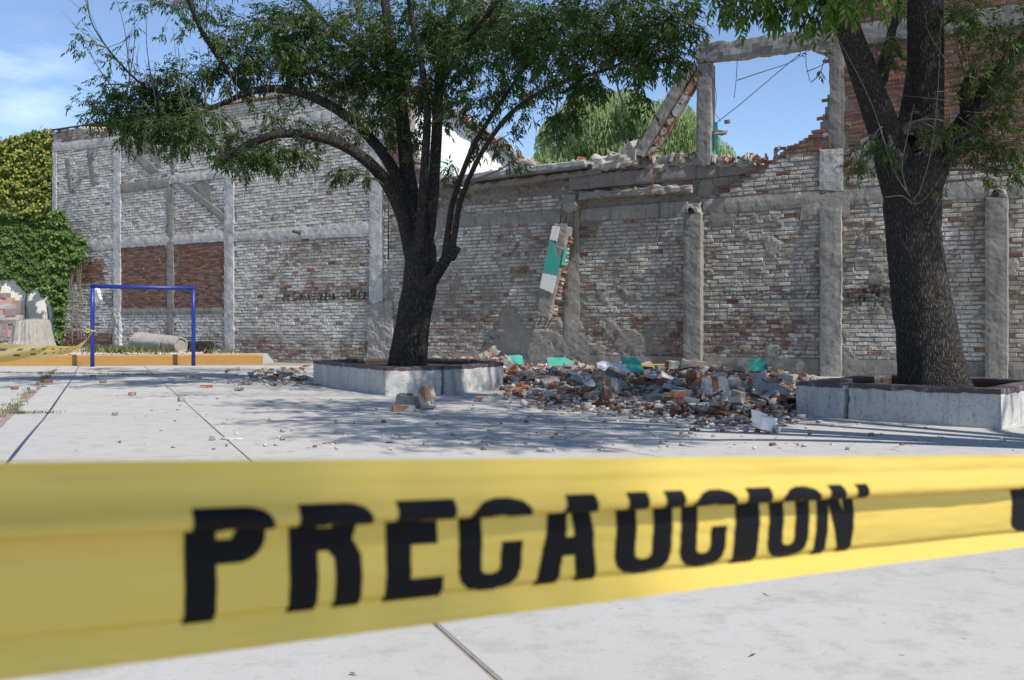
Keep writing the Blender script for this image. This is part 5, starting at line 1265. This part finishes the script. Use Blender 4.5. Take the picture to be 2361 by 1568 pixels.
for i in range(480):
    x, y = sample_heap(); brick = i % 9 < 6; big = y > 13
    t = (r.gauss(0, .22), r.gauss(0, .22)) if H_[int((x - GX0) / CELL), int((y - GY0) / CELL)] > .06 else (r.gauss(0, .06), r.gauss(0, .06))
    if brick:
        if i // 9 * 6 + i % 9 > 296: continue
        v_ = r.randrange(12); sz = 'nearly whole' if BV[v_][1][0] > .22 else 'half' if BV[v_][1][0] > .155 else 'stub of'; steep = 'steeply tilted' if abs(t[0]) + abs(t[1]) > .5 else 'tilted' if abs(t[0]) + abs(t[1]) > .22 else 'flat lying'
        place('brick_fragment', BV[v_], x, y, t, '%s %s red brick %s' % (steep, sz, zone(x, y)), 'brick', 'loose bricks of the rubble heap', r.uniform(.98, 1.2))
    else:
        v_ = r.randrange(12); d_ = CV[v_][1]; sz = 'thin slab' if d_[2] < .08 else 'big lump' if d_[0] > .23 else 'small lump'; steep = 'steeply tilted' if abs(t[0]) + abs(t[1]) > .5 else 'tilted' if abs(t[0]) + abs(t[1]) > .22 else 'flat lying'
        place('mortar_chunk', CV[v_], x, y, t, '%s %s of grey mortar %s' % (steep, sz, zone(x, y)), 'rubble', 'mortar lumps of the rubble heap', r.uniform(.7, 1.15))
# masonry blocks: a few bricks still held together by mortar
def block(px, py, nb, yaw, tilt, label, sc=1.0, faced=True, paint=None, lift=0):
    x, y = gp(px, py); W_, D_, Hh = nb * .082, .26, .13
    root = empty('masonry_block'); tag(root, label, 'masonry block'); loc, rot = settle(x, y, (W_ * sc, D_ * sc, Hh * sc), tilt, yaw, .1); root.location = loc + Vector((0, 0, lift)); root.rotation_euler = rot; root.scale = (sc, sc, sc)
    for k in range(nb):
        me = lump_mesh('brick', (.066, .262, .132), M_RBRICK, 40 + k + nb * 9, .05); o = link('brick', me, root); o.location = (-W_ / 2 + (k + .5) * .082, r.uniform(-.01, .01), r.uniform(-.006, .006))
    V, Fc = rough_bar((-W_ / 2 + .01, 0, 0), (W_ / 2 - .01, 0, 0), .245, .115, .04, .006, px); obj('mortar', mesh('mortar', V, Fc, M_RCONC), root)
    if paint:
        V, Fc = box_local(-W_ / 2 - .005, W_ / 2 + .005, -.14, -.122, -.065, .06, .012, r); obj('plaster_face', mesh('plaster_face', V, Fc, paint), root)
    return root
block(1058, 871, 5, .12, (.05, -.12), 'row of bricks in mortar propped behind the angular planter next to a longer tilted row', 1.15, lift=.14)
block(1112, 872, 7, .12, (.1, -.52), 'longest tilted row of striped bricks in mortar leaning beside the angular planter', 1.2, lift=.16)
block(1172, 874, 3, .3, (.4, .7), 'short steep block of three bricks at the corner of the angular planter', 1.1, lift=.03)
block(1003, 871, 3, -.2, (.2, -.35), 'brick block with grey mortar face leaning right against the trunk of the many-limbed tree', 1.2, paint=M_CONC, lift=.05)
block(1618, 868, 7, -.12, (.05, .08), 'large grey faced brick block resting on the rubble heap beside the pillar', 1.5, paint=M_CONC)
block(1556, 868, 4, .2, (.15, .1), 'broken grey brick block next to the largest block on the heap', 1.1, paint=M_PLAST)
block(1765, 928, 4, .25, (.15, .25), 'white plastered brick block tilted at the front of the heap near the square planter', 1.25, paint=M_DUSTY)
block(1646, 952, 3, .1, (1.2, .05), 'white faced brick block standing on edge at the front of the rubble', 1.15, paint=M_DUSTY)
block(1406, 936, 2, .1, (1.3, .0), 'small pale brick block standing upright at the heap edge', 1.2, paint=M_DUSTY)
block(952, 940, 4, .05, (.05, .05), 'pale brick block lying alone on the concrete before the angular planter', 1.15, paint=M_PLAST)
block(985, 944, 2, .4, (1.1, .3), 'small upright white brick block touching the lone pale block', 1.0, paint=M_DUSTY)
block(1440, 872, 4, -.15, (.1, -.1), 'grey plastered brick block half buried in the middle of the heap', 1.3, paint=M_PLAST)
block(1500, 850, 5, .05, (.1, .05), 'long dusty brick block high on the heap near the wall', 1.2, paint=M_CONC)
# painted plaster sheets
def plate(px, py, w, h, m, yaw, tilt, label, lift=.0, name='plaster_sheet'):
    x, y = gp(px, py); k_ = 11; V = []; rq = random.Random(px); pr_ = [(math.copysign(abs(math.cos(a)) ** .55, math.cos(a)) * w / 2 * rq.uniform(.6, 1.1), math.copysign(abs(math.sin(a)) ** .55, math.sin(a)) * h / 2 * rq.uniform(.55, 1.1)) for a in [i / k_ * 2 * math.pi for i in range(k_)]]
    V = [(a, b, .014) for a, b in pr_] + [(a * .96, b * .96, -.014) for a, b in pr_]; Fc = [tuple(range(k_)), tuple(range(k_, 2 * k_))[::-1]] + [(i, k_ + i, k_ + (i + 1) % k_, (i + 1) % k_) for i in range(k_)]
    me = mesh(name, V, Fc, m); me.materials.append(M_RCONC); me.polygons.foreach_set('material_index', [0] + [1] * (k_ + 1))
    loc, rot = settle(x, y, (w, h, .05), tilt, yaw, .0); o = link(name, me); o.location = loc + Vector((0, 0, lift)); o.rotation_euler = rot; tag(o, label, 'plaster'); return o
plate(1185, 866, .5, .3, M_TEAL, .1, (.75, .1), 'teal plaster sheet lying highest on the heap beside the angular planter', .10)
plate(1290, 862, .6, .26, M_TEAL, 0, (.95, .05), 'teal plaster sheet half buried at the foot of the broken column', .03)
plate(1457, 896, .44, .40, M_TEAL, .1, (.62, .22), 'bright teal plaster sheet lying in the middle of the heap', .10)
plate(1747, 872, .46, .34, M_TEAL, 0, (1.05, -.2), 'teal plaster sheet propped on the heap between pillar and square planter', .02)
plate(1410, 910, .6, .4, M_WHITEP, .1, (.4, .1), 'largest flat white plaster sheet on the heap', .08); plate(1355, 932, .24, .2, M_WHITEP, .4, (.7, .2), 'small tilted white plaster sheet at the heap front')
plate(1500, 897, .34, .2, M_WHITEP, 0, (.4, -.1), 'white plaster sheet beside the bright teal one'); plate(1640, 962, .5, .26, M_WHITEP, .2, (.05, .05), 'flat white plaster sheet lying on the concrete before the heap'); plate(1325, 888, .3, .18, M_WHITEP, .3, (.5, .3), 'sunlit white plaster sheet near the angular planter end of the heap')
plate(1560, 852, 1.0, .26, M_CONC, -.2, (.25, .05), 'long thin grey sheet lying across the heap by the pillar', .08)
# timber strips
for (a, b, t) in (((1450, 868), (1532, 866), 'yellowish timber strip lying across the heap'), ((1395, 886), (1500, 872), 'dark timber strip sloping across the middle of the heap')):
    p, q = Vector((*gp(*a), 0)), Vector((*gp(*b), 0)); hz = H_[int((p.x - GX0) / CELL), int((p.y - GY0) / CELL)]; V, Fc = rough_bar((0, 0, 0), q - p, .12, .04, .2, .006, a[0])
    o = obj('timber', mesh('timber', V, Fc, M_ORANGE if 'yellow' in t else M_BARK), label=t, cat='timber'); o.location = p + Vector((0, 0, hz + .05))
# the white lump alone in the sun, with its red brick end
x, y = gp(1762, 1000); lw = empty('plastered_lump', (x, y, .09)); tag(lw, 'white plastered brick lump alone on the sunlit concrete', 'rubble')
lw.rotation_euler = (.15, .2, .75); obj('plaster', lump_mesh('plaster', (.24, .20, .17), M_WHITEP, 8, .34), lw); o = obj('plaster', lump_mesh('plaster', (.15, .14, .13), M_WHITEP, 21, .34), lw); o.location = (-.05, .04, .05); o = obj('brick_end', lump_mesh('brick_end', (.12, .09, .09), M_RBRICK, 6, .15), lw); o.location = (.09, -.06, -.03)
# single pieces scattered over the concrete
S1 = [(690, 200, 0), (350, 243, 0), (765, 243, 0), (980, 335, 0), (1345, 378, 1), (1410, 208, 0), (1470, 210, 0), (1530, 280, 0), (1770, 303, 0), (1940, 165, 0), (1990, 175, 0), (1950, 220, 0), (2040, 230, 0), (2060, 198, 0), (2210, 232, 0), (2255, 222, 0), (2150, 180, 1), (1760, 150, 1), (1700, 170, 1), (2280, 130, 1), (2170, 150, 0), (2240, 150, 0), (2100, 150, 0), (1860, 190, 0), (2300, 180, 1), (2120, 200, 1), (1830, 258, 1), (330, 272, 1), (80, 236, 1), (110, 292, 0), (235, 294, 0)]
for a, b, k_ in S1:
    x, y = gp(a / 2.361 * .7341, (1100 + b / 2.361) * .7341); white = k_ == 1
    if in_planter(x, y): continue
    if a > 1690: place('brick_fragment' if not white else 'mortar_chunk', (CV if white else BV)[r.randrange(12)], x, y, (r.gauss(0, .12), r.gauss(0, .12)), 'loose brick piece in the small scatter between kerb end and angular planter' if not white else 'grey mortar lump in the small scatter between kerb end and angular planter', 'brick' if not white else 'rubble', 'scatter by the angular planter', .9)
    else: place('brick_fragment' if not white else 'mortar_chunk', (CV if white else BV)[r.randrange(12)], x, y, (0, 0), 'single brick piece lying apart on the open concrete before the goal' if not white else 'single grey mortar lump lying apart on the open concrete before the goal', 'brick' if not white else 'rubble', 'lone pieces before the goal', .45 if white else .8)
S2 = [(1400, 545, 2), (2270, 385, 0), (1215, 530, 1)]
for a, b, lab in ((968, 908, 'tilted whole red brick leaning before the crack of the angular planter'), (1028 + 90, 926, 'dark red brick lying between the lone pale block and the heap'), (930, 948, 'rough pale mortar lump at the lower end of the lone pale block'), (1572, 943, 'orange brick at the front edge of the heap')):
    x, y = gp(a, b); place('brick_fragment', BV[(a) % 3], x, y, (.0, .25 if 'tilted' in lab else .02), lab, 'brick', None, 1.1, .3)
x, y = gp(533, 1014); place('plaster_smear', (lump_mesh('plaster_smear', (.24, .09, .02), M_DUSTY, 12, .3), (.24, .09, .02)), x, y, (0, 0), 'crushed white plaster patch with red brick dust on the sunlit slab joint', 'plaster')
for a, b in ((490, 1015), (265, 898 + 60), (530, 969)):
    x, y = gp(a, b); place('mortar_chunk', CV[5], x, y, (0, 0), 'small pale crumb of mortar on the sunlit concrete', 'rubble', 'pale crumbs on the sunlit concrete', .5)
# crumbs and dead leaves over the whole court
def court_pts(n):
    out = []
    while len(out) < n:
        px = r.uniform(-50, 2400); py = 862 + 180 * r.random() ** 1.6 if r.random() < 2 else 0; x, y = gp(px, py)
        if in_planter(x, y) or y > wallY(x) - .3 or y > 25: continue
        dd_ = abs(px - 1450) / 1000
        if r.random() < dd_ * .75: continue
        out.append((x, y))
    return out
frag_batch(court_pts(700), .010, .032, 'court_crumbs', 'crumbs of brick and mortar strewn over the concrete court', None, .3)
near_heap = []
while len(near_heap) < 480:
    px = r.uniform(1100, 1900); py = interp(px, front) + abs(r.gauss(0, 14)) ; x, y = gp(px, py)
    if not in_planter(x, y): near_heap.append((x, y))
for _ in range(350):
    px = r.gauss(660, 60); py = r.uniform(855, 890); x, y = gp(px, py)
    if not in_planter(x, y) and y < 25: near_heap.append((x, y))
frag_batch(near_heap, .02, .07, 'rubble_apron', 'crushed mortar crumbs fringing the rubble on the concrete', None, .3)
LP_ = court_pts(420) + [gp(r.uniform(0, 2400), r.uniform(1060, 1560)) for _ in range(9)]
P = np.array([(x, y, .005) for x, y in LP_]); k_ = len(P); D = np.stack([rr.normal(0, 1, k_), rr.normal(0, 1, k_), rr.normal(0, .03, k_)], 1); Nn = np.tile([[0, 0, 1.]], (k_, 1)) + rr.normal(0, .12, (k_, 3))
leaves_np('fallen_leaves', P, nrm(D), nrm(Nn), rr.uniform(.02, .055, k_), rr.uniform(.004, .012, k_), rr.uniform(.4, 1, k_), leaf_mat('dead_leaf', (.05, .04, .025), (.12, .085, .045), (.16, .13, .06), .2, .7), None, label='dry fallen leaves and twigs strewn over the concrete court', cat='leaf litter', kind='stuff')
# grass in joints and behind the kerb
def tufts(pts, name, label, hh, spread, per):
    PP = []; DD = []; LL = []
    for p in pts:
        for k_ in range(per): PP.append((p[0] + r.gauss(0, spread), p[1] + r.gauss(0, spread), p[2])); DD.append((r.gauss(0, .5), r.gauss(0, .5), 1)); LL.append(hh * r.uniform(.4, 1.2))
    n = len(PP); leaves_np(name, np.array(PP), nrm(np.array(DD)), nrm(rr.normal(0, 1, (n, 3))), np.array(LL), np.array(LL) * .10 + .004, rr.random(n), M_GRASS, None, label=label, cat='grass', kind='stuff')
jp = []
for i in range(150):
    y = r.uniform(11, 24); jp.append((lineA(y, -1)[0] + r.gauss(0, .05), y, 0))
a, b = Vector(gp(0, 860)), Vector(gp(357, 865))
for i in range(160): p = a.lerp(b, r.random()); jp.append((p.x, p.y + r.gauss(0, .02), 0))
a, b = Vector(gp(0, 955)), Vector(gp(150, 953))
for i in range(30): p = a.lerp(b, r.random()); jp.append((p.x, p.y, 0))
tufts(jp, 'joint_grass', 'thin grass growing in the slab joints before the goal', .05, .03, 7)
bp = []
for i in range(150): px = r.choice((r.gauss(280, 16), r.uniform(150, 540), r.gauss(330, 40))); Y = r.uniform(28, 31); bp.append((at(px, 800, Y).x, Y, .26))
tufts(bp, 'bed_grass', 'dry grass tufts on the gravel between the ochre kerb and the tall wall', .26, .10, 9)
gpts = []
for i in range(2600): x = r.uniform(-17, -9); yk = KA.y + (x - KA.x) * kd.y / kd.x + .4; gpts.append((x, r.uniform(yk, min(wallY(x) - .1 if x > corner.x else 35, 34.5))))
base_ = np.array([(-1, -1, -1), (1, -1, -1), (1, 1, -1), (-1, 1, -1), (-.7, -.7, 1), (.7, -.7, 1), (.7, .7, 1), (-.7, .7, 1)]); Fq = np.array([(0, 3, 2, 1), (4, 5, 6, 7), (0, 1, 5, 4), (1, 2, 6, 5), (2, 3, 7, 6), (3, 0, 4, 7)]); n = len(gpts)
V = (base_[None] * rr.uniform(.015, .05, (n, 1, 3)) + rr.normal(0, .006, (n, 8, 3)) + np.array([(x, y, .268) for x, y in gpts])[:, None]).reshape(-1, 3)
obj('bed_gravel', np_mesh('bed_gravel', V, (Fq[None] + (np.arange(n) * 8)[:, None, None]).reshape(-1, 4), None, M_FILL, {'lv': ('POINT', np.repeat(rr.uniform(.3, .9, n), 8))}), label='loose grey gravel behind the ochre kerb', cat='gravel', kind='stuff')

# ================================================================== BARRIER TAPE
# near tape: a straight run, its width .068 m across the folds; its distance follows from that width
h0, slope = 490.0, (215 - 490) / 2361.0
def tape_Y(px): return .068 * F / (h0 + slope * px)
top_tab = [(-900, 1068), (0, 1065), (700, 1062), (1500, 1055), (2361, 1049), (3400, 1043)]
def tape_O(px): Y = tape_Y(px); return at(px, interp(px, top_tab), Y)
A_, B_ = tape_O(0), tape_O(2361); Tdir = (B_ - A_); Tlen = Tdir.length; Tdir.normalize(); Tn = Vector((Tdir.y, -Tdir.x, 0)).normalized()
def a_of_px(px): return (tape_O(px) - A_).dot(Tdir)
prof0 = [(0, .000), (-.006, .0006), (-.0115, .0012), (-.0150, .0030), (-.0180, .0058), (-.0208, .0066), (-.0232, .0052), (-.0244, .0024), (-.0240, .0002), (-.0226, -.0012), (-.0216, -.0024), (-.0220, -.0038), (-.0240, -.0044), (-.027, -.0042), (-.034, -.0036), (-.044, -.0034), (-.053, -.0040), (-.0575, -.0056), (-.0605, -.0050), (-.068, -.0015)]
PZ, _ = smooth_path([Vector((0, w, z)) for z, w in prof0], [1] * len(prof0), 5)
arc = np.concatenate([[0], np.cumsum(np.linalg.norm(np.diff(PZ, axis=0), axis=1))]); BW = arc[-1]
def tape_pt(a, b, off=0.0):
    z = float(np.interp(b, arc, PZ[:, 2])); w = float(np.interp(b, arc, PZ[:, 1])); t = a / Tlen
    o = A_ + Tdir * a
    px_like = t
    fold = 1 + .22 * fbm((a * 3.1, 0, 5)) + .10 * fbm((a * 9, 1, 5))
    w = w * fold + .0013 * fbm((a * 4, b * 34, 1)) + .0004 * fbm((a * 11, b * 60, 4)) + .0003 * fbm((a * .9, b * 190, 6)) - .0016 * max(0, 1 - abs(b - BW * .86) / .0022)
    # the run is twisted: its left part hangs with the face turned downwards
    tw = 0.0
    zz = z; back = -tw * (z)
    zs = lerp(1.035, 1.0, sstep(-.1, 1, t))
    return o + Vector((0, 0, zz * zs)) - Tn * (back * -1 if False else 0) + Tn * (w + off) - Tn * (tw * -z)
na, nb = 420, 96; a0, a1 = -1.6, Tlen + 2.4
aa = np.concatenate([np.linspace(a0, -.05, 40), np.linspace(-.045, Tlen + .05, 300), np.linspace(Tlen + .06, a1, 60)]); bb = np.linspace(0, BW, nb)
V = [tape_pt(float(a), float(b)) for a in aa for b in bb]; Fc = [(i * nb + j, (i + 1) * nb + j, (i + 1) * nb + j + 1, i * nb + j + 1) for i in range(len(aa) - 1) for j in range(nb - 1)]
bt = empty('barrier_tape', A_); tag(bt, 'yellow barrier tape with large black PRECAUCION lettering stretched across the court', 'barrier tape')
obj('tape_band', mesh('tape_band', [v - A_ for v in V], Fc, M_TAPE, True), bt)
def arcs(cx, cy, rx, ry, a0, a1, n=7): return [(cx + rx * math.cos(math.radians(lerp(a0, a1, i / n))), cy + ry * math.sin(math.radians(lerp(a0, a1, i / n)))) for i in range(n + 1)]
ringo = lambda: arcs(.5, .82, .5, .18, 0, 180) + arcs(.5, .18, .5, .18, 180, 360)
ringi = lambda: arcs(.5, .80, .15, .05, 0, 180) + arcs(.5, .20, .15, .05, 180, 360)
GL = {
 'P': [[(0, 0), (.38, 0), (.38, .38), (.62, .38)] + arcs(.62, .56, .38, .18, -90, 0) + arcs(.62, .84, .38, .16, 0, 90) + [(0, 1)], [(.38, .54), (.38, .84), (.56, .84), (.62, .79), (.62, .59), (.56, .54)]],
 'R': [[(0, 0), (.38, 0), (.38, .42), (.52, .42), (.61, .36), (.62, 0), (1, 0), (.98, .38), (.86, .49)] + arcs(.62, .68, .38, .15, -40, 0) + arcs(.62, .84, .38, .16, 0, 90) + [(0, 1)], [(.38, .58), (.38, .84), (.56, .84), (.62, .79), (.62, .63), (.56, .58)]],
 'E': [[(0, 0), (1, 0), (1, .17), (.42, .17), (.42, .42), (.88, .42), (.88, .59), (.42, .59), (.42, .83), (1, .83), (1, 1), (0, 1)]],
 'C': [arcs(.5, .82, .5, .18, 0, 180) + arcs(.5, .18, .5, .18, 180, 360) + [(1, .40), (.66, .40)] + arcs(.5, .20, .15, .05, 0, -180) + arcs(.5, .80, .15, .05, 180, 0) + [(.66, .64), (1, .64)]],
 'A': [[(0, 0), (.36, 0), (.41, .24), (.6, .24), (.65, 0), (1, 0), (.74, 1), (.27, 1)], [(.43, .40), (.5, .76), (.57, .40)]],
 'U': [[(0, 1), (0, .18)] + arcs(.5, .18, .5, .18, 180, 360) + [(1, 1), (.65, 1)] + arcs(.5, .20, .15, .05, 0, -180) + [(.35, 1)]],
 'I': [[(0, 0), (1, 0), (1, 1), (0, 1)]],
 'O': [ringo(), ringi()[::-1]],
 'N': [[(0, 0), (.30, 0), (.30, .55), (.66, 0), (1, 0), (1, 1), (.70, 1), (.70, .45), (.34, 1), (0, 1)]]}
bt0, bt1 = float(np.interp(0, [0], [0])), 0
b_top = float(arc[np.argmin(np.abs(PZ[:, 2] + .0160) + (np.arange(len(arc)) > 30))]); b_bot = float(arc[np.argmin(np.abs(PZ[:, 2] + .0580) + (np.arange(len(arc)) < 70))])
WORD = [('P', 432, 622), ('R', 676, 846), ('E', 900, 1034), ('C', 1068, 1214), ('A', 1250, 1392), ('U', 1430, 1560), ('C', 1580, 1685), ('I', 1704, 1760), ('O', 1782, 1876), ('N', 1893, 1980), ('C', 2342, 2440), ('A', 2452, 2540)]
for ch, l, rgt in WORD:
    al, ar = a_of_px(l), a_of_px(rgt); polys_ = [[Vector((x, y, 0)) for x, y in lp] for lp in GL[ch]]; flat = [v for lp in polys_ for v in lp]
    tri = mgeo.tessellate_polygon(polys_); bm = bmesh.new(); vs_ = [bm.verts.new(v) for v in flat]
    for t in tri:
        try: bm.faces.new([vs_[i] for i in t])
        except ValueError: pass
    for k_ in range(1, 70): bmesh.ops.bisect_plane(bm, geom=bm.verts[:] + bm.edges[:] + bm.faces[:], plane_co=(0, k_ / 70, 0), plane_no=(0, 1, 0))
    for k_ in range(1, 6): bmesh.ops.bisect_plane(bm, geom=bm.verts[:] + bm.edges[:] + bm.faces[:], plane_co=(k_ / 6, 0, 0), plane_no=(1, 0, 0))
    for v in bm.verts:
        a, b = lerp(al, ar, v.co.x), lerp(b_bot, b_top, v.co.y); e = .0006; p = tape_pt(a, b); n_ = (tape_pt(a + e, b) - p).cross(tape_pt(a, min(BW, b + e)) - p)
        if n_.length > 0: n_.normalize()
        v.co = p - n_ * .0004 - A_
    me = bpy.data.meshes.new('letter'); bm.to_mesh(me); bm.free(); me.materials.append(M_LETTER); obj('letter', me, bt)

# far tape: knotted to the goal post, sagging towards the left foreground
pp = [Vector((G0[0] + .03, G0[1] - .07, .93)), Vector((-10.2, 24.1, .86)), Vector((-8.2, 19.2, .77)), Vector((-6.1, 14.0, .735)), Vector((-4.75, 10.7, .77)), Vector((-3.66, 8.0, .82)), Vector((-2.75, 5.75, .865)), Vector((-1.97, 3.8, .905)), Vector((-1.2, 1.9, .96)), Vector((-.6, .4, 1.02))]
FP, _ = smooth_path(pp, [1] * len(pp), 14); V = []; Fc = []; nb2 = 9; LETT = []
for i, p in enumerate(FP):
    t = i / (len(FP) - 1); d_ = Vector(FP[min(i + 1, len(FP) - 1)] - FP[max(i - 1, 0)]).normalized(); s_ = d_.cross(Vector((0, 0, 1))).normalized(); ang = .35 * fbm((t * 3.3, 2, 0)) - .22; wv = .5 * (.18 + .82 * sstep(.0, .22, t)) * .078
    for j in range(nb2):
        b = (j / (nb2 - 1) - .5) * 2; a_ = ang; dirv = Vector((0, 0, 1)) * math.cos(a_) + s_ * math.sin(a_); V.append(Vector(p) + dirv * b * wv + s_ * (.010 * math.sin(b * 3 + t * 20)))
for i in range(len(FP) - 1):
    for j in range(nb2 - 1): a = i * nb2 + j; Fc.append((a, a + nb2, a + nb2 + 1, a + 1))
ft = empty('barrier_tape', FP[0]); tag(ft, 'sagging yellow barrier tape knotted to the blue goal post', 'barrier tape'); o_ = Vector(FP[0])
obj('tape_band', mesh('tape_band', [v - o_ for v in V], Fc, M_TAPE, True), ft)
kn = Vector((G0[0], G0[1], .94)); tube([kn + Vector((math.cos(a) * .062, math.sin(a) * .062, .012 * math.sin(a * 2))) - o_ for a in np.linspace(0, 6.28, 14)], .018, M_TAPE, 'knot', ft, 6)
tube([kn + Vector(q) - o_ for q in ((-.05, -.06, .0), (-.12, -.08, .05), (-.14, -.09, .0), (-.10, -.09, -.06), (-.03, -.08, -.02))], .016, M_TAPE, 'knot', ft, 6)
# blocks of small print along it
npr = len(FP) - 1; pv = []; pf = []
for i in range(int(npr * .45), npr - 6):
    if (i // 3) % 2 or i % 3 == 2: continue
    for j in (2, 5):
        q = [V[i * nb2 + j], V[(i + 1) * nb2 + j], V[(i + 1) * nb2 + j + 1], V[i * nb2 + j + 1]]; n_ = (q[1] - q[0]).cross(q[3] - q[0]).normalized()
        for sg in (-1, 1):
            k_ = len(pv); pv += [v + n_ * .0012 * sg - o_ for v in q]; pf.append((k_, k_ + 1, k_ + 2, k_ + 3))
obj('small_print', mesh('small_print', pv, pf, simple('faded_print', (.10, .085, .02), .5)), ft)
